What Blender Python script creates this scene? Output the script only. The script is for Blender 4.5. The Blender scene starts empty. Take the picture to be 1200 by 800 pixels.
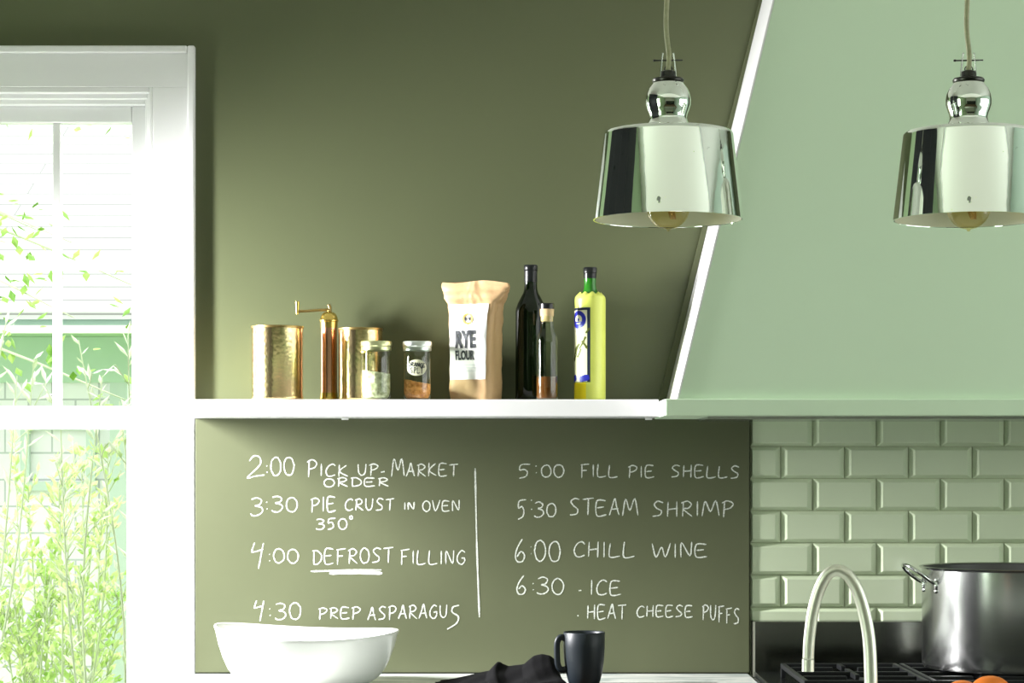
import bpy, bmesh, math, random
from mathutils import Vector, Matrix, noise as mnoise
R = math.radians
PI = math.pi
random.seed(7)
SC = bpy.context.scene
COL = SC.collection

# ------------------------------------------------------------------ camera, world, lights, exposure
CAM_D, CAM_Z, FPX = 5.372, 1.412, 2600.0
cam_data = bpy.data.cameras.new('camera')
cam_data.sensor_width = 36.0
cam_data.lens = FPX / 1200 * 36.0
cam_data.shift_y = 145 / 1200
cam_data.clip_start = 0.05
cam = bpy.data.objects.new('camera', cam_data)
cam.location = (0, -CAM_D, CAM_Z)
cam.rotation_euler = (R(90), 0, 0)
COL.objects.link(cam)
SC.camera = cam

SC.view_settings.view_transform = 'Standard'
SC.view_settings.look = 'None'
SC.view_settings.exposure = 0.0
SC.view_settings.gamma = 1.0
SC.view_settings.use_curve_mapping = False

world = bpy.data.worlds.new('world')
SC.world = world
world.use_nodes = True
bg = world.node_tree.nodes['Background']
bg.inputs[0].default_value = (0.97, 1.0, 0.97, 1)
bg.inputs[1].default_value = 3.2

def area(name, loc, rot, sx, sy, power, color, spread=180):
    l = bpy.data.lights.new(name, 'AREA')
    l.shape = 'RECTANGLE'
    l.size, l.size_y = sx, sy
    l.energy = power
    l.color = color
    l.spread = R(spread)
    o = bpy.data.objects.new(name, l)
    o.location = loc
    o.rotation_euler = rot
    COL.objects.link(o)
    return o

WALL_L = -1.735
CEIL_Z = 2.75
# daylight in the narrow side window by the back corner (shines towards +X)
area('side_window_daylight', (WALL_L - 0.03, -0.44, 1.83), (0, R(-64), 0), 0.55, 0.11, 74, (1.0, 0.985, 1.0), 105)
# dimmer garden light in the lower half of the same window
area('side_window_low_daylight', (WALL_L - 0.03, -0.44, 1.22), (0, R(-90), 0), 0.56, 0.13, 15, (0.97, 1.0, 1.0))
# daylight in the garden window further along the left wall
area('garden_window_daylight', (WALL_L - 0.03, -3.35, 1.6), (0, R(-90), 0), 1.3, 0.75, 14, (0.80, 1.0, 0.72))
# daylight in the long window on the right wall (shines towards -X)
area('right_window_daylight', (3.23, -2.6, 1.65), (0, R(90), 0), 1.3, 2.6, 7, (0.86, 1.0, 0.90))
# added fill lamp under the ceiling, out of view, brightening hood and room
area('ceiling_fill_lamp', (0.73, -4.4, CEIL_Z - 0.035), (0, 0, 0), 4.2, 2.2, 15, (0.93, 1.0, 0.80))

# ------------------------------------------------------------------ helpers
def scale_at(d):
    return FPX / (CAM_D - d)

def P(px, py, d):
    """point of the place seen at photo pixel (px, py), d metres in front of the back wall"""
    s = scale_at(d)
    return Vector(((px - 600) / s, -d, CAM_Z - (py - 545) / s))

def link(o, parent=None):
    COL.objects.link(o)
    if parent is not None:
        o.parent = parent
    return o

def smooth(bm, on=True):
    for f in bm.faces:
        f.smooth = on

def obj(name, bm, mat, parent=None, sm=False, loc=None, rot=None, bevel=0, seg=2, auto=None):
    bmesh.ops.recalc_face_normals(bm, faces=bm.faces[:])
    if sm:
        smooth(bm)
    me = bpy.data.meshes.new(name)
    bm.to_mesh(me)
    bm.free()
    if auto is not None:
        me.polygons.foreach_set('use_smooth', [True] * len(me.polygons))
        try:
            me.set_sharp_from_angle(angle=R(auto))
        except Exception:
            pass
    if mat is not None:
        for m in (mat if isinstance(mat, (list, tuple)) else [mat]):
            me.materials.append(m)
    o = bpy.data.objects.new(name, me)
    if loc is not None:
        o.location = loc
    if rot is not None:
        o.rotation_euler = rot
    if bevel:
        b = o.modifiers.new('bevel', 'BEVEL')
        b.width = bevel
        b.segments = seg
        b.limit_method = 'ANGLE'
        b.angle_limit = R(40)
    return link(o, parent)

def tag(o, label, cat, group=None):
    o['label'] = label
    o['category'] = cat
    if group:
        o['group'] = group
    return o

def thing(name, label, cat, loc=(0, 0, 0), rotz=0.0, group=None):
    o = bpy.data.objects.new(name, None)
    o.empty_display_size = 0.05
    o.location = loc
    o.rotation_euler = (0, 0, rotz)
    link(o)
    return tag(o, label, cat, group)

def struct(o):
    o['kind'] = 'structure'
    return o

def add_box(bm, x0, x1, y0, y1, z0, z1):
    vs = [bm.verts.new((x, y, z)) for x in (x0, x1) for y in (y0, y1) for z in (z0, z1)]
    for f in ((0, 1, 3, 2), (4, 6, 7, 5), (0, 4, 5, 1), (2, 3, 7, 6), (0, 2, 6, 4), (1, 5, 7, 3)):
        bm.faces.new([vs[i] for i in f])
    return bm

def box(x0, x1, y0, y1, z0, z1):
    return add_box(bmesh.new(), x0, x1, y0, y1, z0, z1)

def add_prism(bm, pts, y0, y1):
    """polygon given as (x, z), extruded from y0 to y1"""
    a = [bm.verts.new((x, y0, z)) for x, z in pts]
    b = [bm.verts.new((x, y1, z)) for x, z in pts]
    n = len(pts)
    bm.faces.new(a)
    bm.faces.new(b[::-1])
    for i in range(n):
        j = (i + 1) % n
        bm.faces.new((a[i], b[i], b[j], a[j]))
    return bm

def add_lathe(bm, prof, seg=48, cx=0, cy=0, cz=0, close=False, f=None):
    """prof = [(r, z)...]; r=0 makes a pole. f(r, z, ang)->(r, z) may deform it"""
    rings = []
    for r, z in prof:
        if r <= 1e-6:
            rings.append([bm.verts.new((cx, cy, cz + z))])
        else:
            ring = []
            for i in range(seg):
                a = 2 * PI * i / seg
                rr, zz = (r, z) if f is None else f(r, z, a)
                ring.append(bm.verts.new((cx + rr * math.cos(a), cy + rr * math.sin(a), cz + zz)))
            rings.append(ring)
    pairs = list(zip(rings[:-1], rings[1:]))
    if close:
        pairs.append((rings[-1], rings[0]))
    for A, B in pairs:
        if len(A) == 1 and len(B) == 1:
            continue
        for i in range(seg):
            j = (i + 1) % seg
            if len(A) == 1:
                bm.faces.new((A[0], B[i], B[j]))
            elif len(B) == 1:
                bm.faces.new((A[i], B[0], A[j]))
            else:
                bm.faces.new((A[i], B[i], B[j], A[j]))
    return bm

def lathe(prof, seg=48, **k):
    return add_lathe(bmesh.new(), prof, seg, **k)

def spline(pts, n=8):
    """Catmull-Rom through pts"""
    pts = [Vector(p) for p in pts]
    out = []
    for i in range(len(pts) - 1):
        p0 = pts[max(i - 1, 0)]
        p1, p2 = pts[i], pts[i + 1]
        p3 = pts[min(i + 2, len(pts) - 1)]
        for k in range(n):
            t = k / n
            out.append(0.5 * ((2 * p1) + (p2 - p0) * t + (2 * p0 - 5 * p1 + 4 * p2 - p3) * t * t
                              + (3 * p1 - p0 - 3 * p2 + p3) * t ** 3))
    out.append(pts[-1])
    return out

def add_tube(bm, pts, r, seg=12, caps=True, flat=1.0):
    pts = [Vector(p) for p in pts]
    n = len(pts)
    rad = r if callable(r) else (lambda t: r)
    up = Vector((0.013, 0.021, 1)).normalized()
    rings = []
    prev = None
    for i in range(n):
        t = (pts[min(i + 1, n - 1)] - pts[max(i - 1, 0)])
        if t.length < 1e-9:
            t = Vector((0, 0, 1))
        t.normalize()
        if prev is None:
            ref = up if abs(t.dot(up)) < 0.9 else Vector((1, 0.02, 0.01))
            nrm = (ref - t * ref.dot(t)).normalized()
        else:
            nrm = (prev - t * prev.dot(t))
            nrm = nrm.normalized() if nrm.length > 1e-6 else prev
        prev = nrm
        b = t.cross(nrm)
        rr = rad(i / max(n - 1, 1))
        rings.append([bm.verts.new(pts[i] + nrm * math.cos(2 * PI * k / seg) * rr * flat
                                   + b * math.sin(2 * PI * k / seg) * rr) for k in range(seg)])
    for A, B in zip(rings[:-1], rings[1:]):
        for k in range(seg):
            j = (k + 1) % seg
            bm.faces.new((A[k], A[j], B[j], B[k]))
    if caps:
        bm.faces.new(rings[0][::-1])
        bm.faces.new(rings[-1])
    return bm

def tube(pts, r, seg=12, **k):
    return add_tube(bmesh.new(), pts, r, seg, **k)

def frame_boxes(bm, x0, x1, z0, z1, w, y0, y1, wt=None, wb=None):
    """rectangular frame in the XZ plane"""
    wt = w if wt is None else wt
    wb = w if wb is None else wb
    add_box(bm, x0, x0 + w, y0, y1, z0, z1)
    add_box(bm, x1 - w, x1, y0, y1, z0, z1)
    add_box(bm, x0 + w, x1 - w, y0, y1, z1 - wt, z1)
    add_box(bm, x0 + w, x1 - w, y0, y1, z0, z0 + wb)
    return bm

# ------------------------------------------------------------------ materials
MATS = {}
def mat(name, color, rough=0.5, metal=0.0, spec=0.5, trans=0.0, ior=1.45, coat=0.0, noise=None, bump=None, sub=0.0):
    """noise = (scale, amount): mottles the colour; bump = (scale, strength)"""
    m = bpy.data.materials.new(name)
    m.use_nodes = True
    nt = m.node_tree
    b = nt.nodes['Principled BSDF']
    b.inputs['Base Color'].default_value = (*color, 1)
    b.inputs['Roughness'].default_value = rough
    b.inputs['Metallic'].default_value = metal
    b.inputs['Specular IOR Level'].default_value = spec
    b.inputs['Transmission Weight'].default_value = trans
    b.inputs['IOR'].default_value = ior
    b.inputs['Coat Weight'].default_value = coat
    b.inputs['Coat Roughness'].default_value = 0.05
    tc = nt.nodes.new('ShaderNodeTexCoord')
    if noise:
        n = nt.nodes.new('ShaderNodeTexNoise')
        n.inputs['Scale'].default_value = noise[0]
        n.inputs['Detail'].default_value = 4
        nt.links.new(tc.outputs['Object'], n.inputs['Vector'])
        mx = nt.nodes.new('ShaderNodeMix')
        mx.data_type = 'RGBA'
        a = noise[1]
        mx.inputs['A'].default_value = (*[max(0, c * (1 - a)) for c in color], 1)
        mx.inputs['B'].default_value = (*[min(1, c * (1 + a)) for c in color], 1)
        nt.links.new(n.outputs['Fac'], mx.inputs['Factor'])
        nt.links.new(mx.outputs['Result'], b.inputs['Base Color'])
    if bump:
        n2 = nt.nodes.new('ShaderNodeTexNoise')
        n2.inputs['Scale'].default_value = bump[0]
        n2.inputs['Detail'].default_value = 3
        nt.links.new(tc.outputs['Object'], n2.inputs['Vector'])
        bp = nt.nodes.new('ShaderNodeBump')
        bp.inputs['Strength'].default_value = bump[1]
        bp.inputs['Distance'].default_value = 0.002
        nt.links.new(n2.outputs['Fac'], bp.inputs['Height'])
        nt.links.new(bp.outputs['Normal'], b.inputs['Normal'])
    MATS[name] = m
    return m

def thin_glass(name, tint, gloss=1.0, rough=0.02, ior=1.5):
    """thin clear glass: straight-through light with a Fresnel reflection"""
    m = bpy.data.materials.new(name)
    m.use_nodes = True
    nt = m.node_tree
    nt.nodes.clear()
    out = nt.nodes.new('ShaderNodeOutputMaterial')
    tr = nt.nodes.new('ShaderNodeBsdfTransparent')
    tr.inputs[0].default_value = (*tint, 1)
    gl = nt.nodes.new('ShaderNodeBsdfGlossy')
    gl.inputs['Roughness'].default_value = rough
    gl.inputs[0].default_value = (gloss, gloss, gloss, 1)
    fr = nt.nodes.new('ShaderNodeFresnel')
    fr.inputs[0].default_value = ior
    mx = nt.nodes.new('ShaderNodeMixShader')
    ge = nt.nodes.new('ShaderNodeNewGeometry')
    inv = nt.nodes.new('ShaderNodeMath')
    inv.operation = 'SUBTRACT'
    inv.inputs[0].default_value = 1.0
    nt.links.new(ge.outputs['Backfacing'], inv.inputs[1])
    mu = nt.nodes.new('ShaderNodeMath')
    mu.operation = 'MULTIPLY'
    nt.links.new(fr.outputs[0], mu.inputs[0])
    nt.links.new(inv.outputs[0], mu.inputs[1])
    nt.links.new(mu.outputs[0], mx.inputs[0])
    nt.links.new(tr.outputs[0], mx.inputs[1])
    nt.links.new(gl.outputs[0], mx.inputs[2])
    nt.links.new(mx.outputs[0], out.inputs[0])
    return m

def ramp_mat(name, scale, c0, c1, p0, p1, rough=0.5, detail=5, dist=0.0, stretch=(1, 1, 1), bump=0.0, wave=False):
    m = bpy.data.materials.new(name)
    m.use_nodes = True
    nt = m.node_tree
    b = nt.nodes['Principled BSDF']
    b.inputs['Roughness'].default_value = rough
    tc = nt.nodes.new('ShaderNodeTexCoord')
    mp = nt.nodes.new('ShaderNodeMapping')
    mp.inputs['Scale'].default_value = stretch
    nt.links.new(tc.outputs['Object'], mp.inputs['Vector'])
    n = nt.nodes.new('ShaderNodeTexNoise')
    n.inputs['Scale'].default_value = scale
    n.inputs['Detail'].default_value = detail
    n.inputs['Distortion'].default_value = dist
    nt.links.new(mp.outputs['Vector'], n.inputs['Vector'])
    cr = nt.nodes.new('ShaderNodeValToRGB')
    cr.color_ramp.elements[0].position = p0
    cr.color_ramp.elements[0].color = (*c0, 1)
    cr.color_ramp.elements[1].position = p1
    cr.color_ramp.elements[1].color = (*c1, 1)
    nt.links.new(n.outputs['Fac'], cr.inputs['Fac'])
    nt.links.new(cr.outputs['Color'], b.inputs['Base Color'])
    if bump:
        bp = nt.nodes.new('ShaderNodeBump')
        bp.inputs['Strength'].default_value = bump
        bp.inputs['Distance'].default_value = 0.003
        nt.links.new(n.outputs['Fac'], bp.inputs['Height'])
        nt.links.new(bp.outputs['Normal'], b.inputs['Normal'])
    return m

M_wall = mat('olive_wall_paint', (0.105, 0.120, 0.061), 0.42, spec=0.35, noise=(3.0, 0.04), bump=(220, 0.03))
M_board = mat('olive_chalkboard_paint', (0.100, 0.110, 0.060), 0.55, spec=0.3, noise=(5.0, 0.07))
M_white = mat('white_trim_paint', (0.80, 0.80, 0.80), 0.35, noise=(2.0, 0.015))
M_hood = mat('white_hood_paint_in_shade', (0.66, 0.82, 0.61), 0.40, noise=(2.5, 0.02), bump=(160, 0.02))  # green tint paints the less lit tone of white hood paint
M_room = mat('cream_room_paint', (0.80, 0.80, 0.70), 0.7, noise=(2.0, 0.02))
M_ceil = mat('white_ceiling_paint', (0.84, 0.85, 0.80), 0.8, noise=(2.0, 0.01))
M_mint = mat('mint_room_paint', (0.62, 0.78, 0.68), 0.6, noise=(2.0, 0.02))
M_floor = ramp_mat('oak_floor', 3.0, (0.16, 0.11, 0.065), (0.24, 0.17, 0.10), 0.35, 0.7, 0.4, stretch=(14, 1, 1))
M_tile = mat('pale_glazed_tile', (0.60, 0.68, 0.49), 0.13, spec=0.5, noise=(4.0, 0.05), bump=(14, 0.05))
M_grout = mat('tile_grout', (0.50, 0.55, 0.38), 0.8, noise=(60, 0.1))
M_marble = ramp_mat('white_marble', 3.5, (0.40, 0.45, 0.43), (0.70, 0.72, 0.68), 0.36, 0.56, 0.22, 8, 1.6, (1.0, 3.0, 1))
M_char = mat('charcoal_cabinet_paint', (0.012, 0.014, 0.018), 0.35, noise=(3, 0.1))
M_darkgreen = mat('dark_green_cabinet_paint', (0.022, 0.028, 0.020), 0.4, noise=(3, 0.05))
M_leftw = mat('pale_green_room_paint', (0.42, 0.56, 0.34), 0.7, noise=(2, 0.02))
M_cab = mat('pale_cabinet_paint', (0.62, 0.66, 0.58), 0.4, noise=(3, 0.02))
M_steel = mat('brushed_stainless_steel', (0.55, 0.56, 0.55), 0.22, 1.0, bump=(90, 0.015))
M_darksteel = mat('dark_stainless_steel', (0.17, 0.18, 0.155), 0.17, 1.0, bump=(60, 0.01))
M_potin = mat('dark_pot_inside_steel', (0.10, 0.10, 0.10), 0.45, 1.0, noise=(8, 0.1))
M_iron = mat('black_cast_iron', (0.008, 0.009, 0.010), 0.45, spec=0.3, bump=(300, 0.15))
M_enamel = mat('black_enamel', (0.008, 0.009, 0.009), 0.18, noise=(6, 0.1))
M_nickel = mat('brushed_nickel', (0.78, 0.78, 0.68), 0.42, 1.0, noise=(40, 0.03))
M_chrome = mat('polished_chrome', (0.75, 0.77, 0.76), 0.08, 1.0, noise=(40, 0.03))
M_brass = mat('aged_brass', (0.72, 0.52, 0.14), 0.22, 1.0, noise=(25, 0.12), bump=(60, 0.05))
M_darkbrass = mat('dark_aged_brass', (0.36, 0.26, 0.10), 0.35, 1.0, noise=(30, 0.2))
M_copper = mat('worn_copper', (0.80, 0.42, 0.27), 0.25, 1.0, noise=(20, 0.12), bump=(70, 0.08))
M_ceramic = mat('white_glazed_ceramic', (0.82, 0.83, 0.80), 0.18, coat=0.3, noise=(3, 0.01))
M_mug = mat('matte_blue_grey_ceramic', (0.008, 0.012, 0.016), 0.42, spec=0.4, noise=(20, 0.08))
M_cloth = mat('black_linen', (0.0035, 0.0035, 0.004), 0.9, spec=0.12, noise=(40, 0.3), bump=(600, 0.25))
M_kraft = mat('kraft_paper', (0.50, 0.33, 0.17), 0.55, spec=0.4, noise=(7, 0.10), bump=(38, 0.9))
M_label = mat('white_paper_label', (0.84, 0.84, 0.82), 0.55, noise=(10, 0.02))
M_ink = mat('dark_grey_ink', (0.030, 0.036, 0.040), 0.6, noise=(60, 0.2))
M_greyink = mat('pale_grey_ink', (0.55, 0.60, 0.62), 0.6, noise=(60, 0.1))
M_gold = mat('gold_ink', (0.60, 0.38, 0.10), 0.45, noise=(60, 0.15))
M_blueink = mat('cobalt_blue_ink', (0.015, 0.02, 0.40), 0.4, noise=(60, 0.1))
M_navyink = mat('navy_ink', (0.014, 0.022, 0.055), 0.4, noise=(60, 0.1))
M_creamp = mat('cream_paper', (0.78, 0.76, 0.56), 0.5, noise=(30, 0.08))
M_oliveink = mat('olive_ink', (0.10, 0.11, 0.012), 0.5, noise=(60, 0.2))
M_yellowp = mat('yellow_paper', (0.95, 0.78, 0.02), 0.4, noise=(30, 0.05))
M_foil = mat('yellow_green_wrap', (0.62, 0.68, 0.13), 0.32, spec=0.5, noise=(9, 0.10), bump=(30, 0.10))
M_dkglass = mat('dark_green_bottle_glass', (0.005, 0.011, 0.003), 0.05, spec=0.4, noise=(5, 0.2))
M_grglass = mat('green_bottle_glass', (0.02, 0.16, 0.012), 0.06, spec=0.6, noise=(9, 0.2))
M_blackcap = mat('black_plastic_cap', (0.006, 0.007, 0.008), 0.3, noise=(9, 0.1))
M_cork = mat('pale_cork', (0.52, 0.38, 0.20), 0.8, noise=(90, 0.25))
M_vinegar = mat('brown_vinegar', (0.11, 0.038, 0.010), 0.15, noise=(8, 0.2))
M_lidg = mat('greenish_metal_lid', (0.62, 0.64, 0.36), 0.30, 1.0, noise=(30, 0.06))
M_lidw = mat('pale_metal_lid', (0.70, 0.75, 0.70), 0.32, 1.0, noise=(30, 0.05))
M_herbs = ramp_mat('dried_green_herbs', 90, (0.22, 0.25, 0.12), (0.68, 0.70, 0.46), 0.35, 0.65, 0.8, bump=1.0)
M_lentil = ramp_mat('orange_split_lentils', 120, (0.55, 0.18, 0.03), (0.92, 0.42, 0.12), 0.35, 0.65, 0.7, bump=1.0)
M_orange = mat('orange_peel', (0.85, 0.20, 0.012), 0.38, noise=(20, 0.08), bump=(220, 0.20))
M_cordm = mat('woven_beige_cord', (0.36, 0.36, 0.22), 0.55, noise=(160, 0.35))
M_lining = mat('cream_shade_lining', (0.80, 0.80, 0.62), 0.6, noise=(8, 0.03))
M_dark = mat('dark_metal', (0.05, 0.05, 0.045), 0.35, 1.0, noise=(30, 0.2))
M_wood = ramp_mat('dark_walnut', 8, (0.035, 0.022, 0.012), (0.085, 0.052, 0.028), 0.35, 0.65, 0.45, stretch=(1, 10, 1))
M_filament = mat('bulb_filament', (0.45, 0.28, 0.10), 0.4, 0.8, noise=(30, 0.1))
G_clear = thin_glass('clear_jar_glass', (0.93, 0.96, 0.92), 1.0, 0.04, 1.6)
G_pane = thin_glass('window_pane_glass', (0.97, 0.985, 0.97), 0.6)
G_amber = thin_glass('amber_bulb_glass', (0.92, 0.85, 0.60))
G_bottle = thin_glass('pale_green_bottle_glass', (0.84, 0.89, 0.78))

def mercury_mat():
    m = mat('mercury_mirror_glass', (0.86, 0.90, 0.85), 0.035, 1.0)
    nt = m.node_tree
    b = nt.nodes['Principled BSDF']
    tc = nt.nodes.new('ShaderNodeTexCoord')
    # faint wobble of hand-blown glass
    n = nt.nodes.new('ShaderNodeTexNoise')
    n.inputs['Scale'].default_value = 16
    n.inputs['Detail'].default_value = 2
    nt.links.new(tc.outputs['Object'], n.inputs['Vector'])
    bp = nt.nodes.new('ShaderNodeBump')
    bp.inputs['Strength'].default_value = 0.05
    bp.inputs['Distance'].default_value = 0.004
    nt.links.new(n.outputs['Fac'], bp.inputs['Height'])
    nt.links.new(bp.outputs['Normal'], b.inputs['Normal'])
    # small flecks where the silvering has worn off
    v = nt.nodes.new('ShaderNodeTexNoise')
    v.inputs['Scale'].default_value = 75
    v.inputs['Detail'].default_value = 3
    nt.links.new(tc.outputs['Object'], v.inputs['Vector'])
    cr = nt.nodes.new('ShaderNodeValToRGB')
    cr.color_ramp.elements[0].position = 0.71
    cr.color_ramp.elements[0].color = (0.86, 0.90, 0.85, 1)
    cr.color_ramp.elements[1].position = 0.76
    cr.color_ramp.elements[1].color = (0.20, 0.22, 0.20, 1)
    nt.links.new(v.outputs['Fac'], cr.inputs['Fac'])
    nt.links.new(cr.outputs['Color'], b.inputs['Base Color'])
    return m
M_mercury = mercury_mat()

def hammered_mat():
    m = mat('hammered_brass', (0.78, 0.56, 0.24), 0.20, 1.0)
    nt = m.node_tree
    b = nt.nodes['Principled BSDF']
    tc = nt.nodes.new('ShaderNodeTexCoord')
    v = nt.nodes.new('ShaderNodeTexVoronoi')
    v.inputs['Scale'].default_value = 120
    nt.links.new(tc.outputs['Object'], v.inputs['Vector'])
    bp = nt.nodes.new('ShaderNodeBump')
    bp.inputs['Strength'].default_value = 0.10
    bp.inputs['Distance'].default_value = 0.003
    nt.links.new(v.outputs['Distance'], bp.inputs['Height'])
    nt.links.new(bp.outputs['Normal'], b.inputs['Normal'])
    n = nt.nodes.new('ShaderNodeTexNoise')
    n.inputs['Scale'].default_value = 14
    n.inputs['Detail'].default_value = 4
    nt.links.new(tc.outputs['Object'], n.inputs['Vector'])
    cr = nt.nodes.new('ShaderNodeValToRGB')
    cr.color_ramp.elements[0].position = 0.35
    cr.color_ramp.elements[0].color = (0.62, 0.56, 0.26, 1)
    cr.color_ramp.elements[1].position = 0.65
    cr.color_ramp.elements[1].color = (0.78, 0.54, 0.31, 1)
    nt.links.new(n.outputs['Fac'], cr.inputs['Fac'])
    nt.links.new(cr.outputs['Color'], b.inputs['Base Color'])
    return m
M_hammer = hammered_mat()

def chalk_mat():
    m = mat('white_chalk', (0.80, 0.83, 0.76), 0.9, spec=0.1)
    nt = m.node_tree
    b = nt.nodes['Principled BSDF']
    tc = nt.nodes.new('ShaderNodeTexCoord')
    n = nt.nodes.new('ShaderNodeTexNoise')
    n.inputs['Scale'].default_value = 520
    n.inputs['Detail'].default_value = 2
    nt.links.new(tc.outputs['Object'], n.inputs['Vector'])
    cr = nt.nodes.new('ShaderNodeValToRGB')
    cr.color_ramp.elements[0].position = 0.34
    cr.color_ramp.elements[0].color = (0.25, 0.25, 0.25, 1)
    cr.color_ramp.elements[1].position = 0.56
    cr.color_ramp.elements[1].color = (1, 1, 1, 1)
    nt.links.new(n.outputs['Fac'], cr.inputs['Fac'])
    nt.links.new(cr.outputs['Color'], b.inputs['Alpha'])
    return m
M_chalk = chalk_mat()

def shingle_mat(name, c0, c1, gap, w, h):
    m = mat(name, c0, 0.8)
    nt = m.node_tree
    b = nt.nodes['Principled BSDF']
    tc = nt.nodes.new('ShaderNodeTexCoord')
    mp = nt.nodes.new('ShaderNodeMapping')
    mp.inputs['Rotation'].default_value = (R(90), 0, 0)
    nt.links.new(tc.outputs['Object'], mp.inputs['Vector'])
    br = nt.nodes.new('ShaderNodeTexBrick')
    br.inputs['Scale'].default_value = 1
    br.inputs['Brick Width'].default_value = w
    br.inputs['Row Height'].default_value = h
    br.inputs['Mortar Size'].default_value = 0.004
    br.inputs['Color1'].default_value = (*c0, 1)
    br.inputs['Color2'].default_value = (*c1, 1)
    br.inputs['Mortar'].default_value = (*gap, 1)
    nt.links.new(mp.outputs['Vector'], br.inputs['Vector'])
    nt.links.new(br.outputs['Color'], b.inputs['Base Color'])
    return m
M_siding = shingle_mat('pale_shingle_siding', (0.72, 0.72, 0.76), (0.78, 0.78, 0.82), (0.45, 0.47, 0.50), 0.19, 0.108)
M_roof = shingle_mat('pale_shingle_roof', (0.52, 0.53, 0.53), (0.58, 0.58, 0.57), (0.26, 0.26, 0.26), 1.7, 0.062)
M_fascia = mat('pale_green_fascia_paint', (0.30, 0.44, 0.36), 0.6, noise=(4, 0.03))
M_eave = mat('green_soffit_paint', (0.46, 0.62, 0.50), 0.7, noise=(4, 0.05))
M_cboard = mat('grey_green_corner_board_paint', (0.50, 0.60, 0.55), 0.6, noise=(4, 0.03))
M_leaf = ramp_mat('yellow_green_leaf', 9, (0.46, 0.72, 0.18), (0.88, 0.95, 0.52), 0.35, 0.65, 0.5)
M_leafdeep = ramp_mat('fresh_green_leaf', 9, (0.16, 0.36, 0.05), (0.42, 0.62, 0.14), 0.35, 0.65, 0.5)
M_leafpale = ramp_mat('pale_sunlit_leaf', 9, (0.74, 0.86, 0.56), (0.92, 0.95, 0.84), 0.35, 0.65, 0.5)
M_stem = mat('pale_stem_bark', (0.62, 0.68, 0.50), 0.8, noise=(20, 0.2))
M_grass = ramp_mat('garden_grass', 30, (0.18, 0.32, 0.06), (0.40, 0.55, 0.16), 0.35, 0.65, 0.9)

# ------------------------------------------------------------------ the room
CEIL = CEIL_Z
WALL_R, WALL_F = 3.2, -7.6
# window opening of the back wall
WX0, WX1 = (-48 - 600) / 484.0, (180 - 600) / 484.0
WZ1 = CAM_Z + (545 - 103) / 484.0
WZ0 = 0.62
T = 0.15
bm = bmesh.new()
add_box(bm, WALL_L - T, WX0, 0, T, 0, CEIL)
add_box(bm, WX1, WALL_R + T, 0, T, 0, CEIL)
add_box(bm, WX0, WX1, 0, T, WZ1, CEIL)
add_box(bm, WX0, WX1, 0, T, 0, WZ0)
struct(obj('wall_back', bm, M_wall))

def side_wall(name, x0, x1, openings, m):
    """wall along Y with openings (y0, y1, z0, z1), y ascending"""
    bm = bmesh.new()
    y = WALL_F
    for (a, b, z0, z1) in sorted(openings):
        add_box(bm, x0, x1, y, a, 0, CEIL)
        add_box(bm, x0, x1, a, b, 0, z0)
        add_box(bm, x0, x1, a, b, z1, CEIL)
        y = b
    add_box(bm, x0, x1, y, 0, 0, CEIL)
    return struct(obj(name, bm, m))
side_wall('wall_left', WALL_L - T, WALL_L, [(-0.53, -0.35, 0.92, 2.25), (-3.75, -2.95, 0.92, 2.28)], M_leftw)
side_wall('wall_right', WALL_R, WALL_R + T, [(-3.95, -1.25, 0.98, 2.32)], M_mint)
struct(obj('wall_front', box(WALL_L - T, WALL_R + T, WALL_F - T, WALL_F, 0, CEIL), M_room))
struct(obj('floor', box(WALL_L - T, WALL_R + T, WALL_F - T, T, -0.1, 0), M_floor))
bm = box(WALL_L - T, WALL_R + T, WALL_F - T, T, CEIL, CEIL + 0.12)
struct(obj('ceiling', bm, M_ceil))

lp = thing('ceiling_fill_panel', 'large unseen fill light panel added under the kitchen ceiling', 'ceiling light', (0.73, -4.4, CEIL))  # unseen panel added to carry the fill lamp
bm = bmesh.new()
frame_h = (-0.03, -0.0005)
add_box(bm, -2.16, -2.11, -1.16, 1.16, *frame_h)
add_box(bm, 2.11, 2.16, -1.16, 1.16, *frame_h)
add_box(bm, -2.11, 2.11, -1.16, -1.11, *frame_h)
add_box(bm, -2.11, 2.11, 1.11, 1.16, *frame_h)
obj('fill_panel_frame', bm, M_white, lp)
obj('fill_panel_face', box(-2.11, 2.11, -1.11, 1.11, -0.012, -0.001), M_white, lp)

def side_casing(name, x, y0, y1, z0, z1, inward, mull=()):
    """plain painted casing round an opening of a side wall"""
    e = bpy.data.objects.new(name, None)
    link(e)
    struct(e)
    xa, xb = sorted((x, x + inward * 0.02))
    bm = bmesh.new()
    w = 0.07
    add_box(bm, xa, xb, y0 - w, y0, z0 - w, z1 + w)
    add_box(bm, xa, xb, y1, y1 + w, z0 - w, z1 + w)
    add_box(bm, xa, xb, y0, y1, z1, z1 + w)
    add_box(bm, xa, xb, y0, y1, z0 - w, z0)
    obj('window_casing', bm, M_white, e)
    if mull:
        bm = bmesh.new()
        xm = sorted((x, x - inward * 0.02))
        for ym in mull:
            add_box(bm, xm[0], xm[1], ym - 0.03, ym + 0.03, z0, z1)
        obj('mullion', bm, M_char, e)
    return e
side_casing('window_3', WALL_L, -3.75, -2.95, 0.92, 2.28, 1)
side_casing('window_4', WALL_R, -3.95, -1.25, 0.98, 2.32, -1, (-3.05, -2.15))

# ------------------------------------------------------------------ the window of the back wall
win = bpy.data.objects.new('window_1', None)
link(win)
struct(win)
CT = 0.018                                            # casing thickness
cx0, cx1 = (-96 - 600) / 484.0, (228 - 600) / 486.0
cz1 = CAM_Z + (545 - 53) / 486.0
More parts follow.
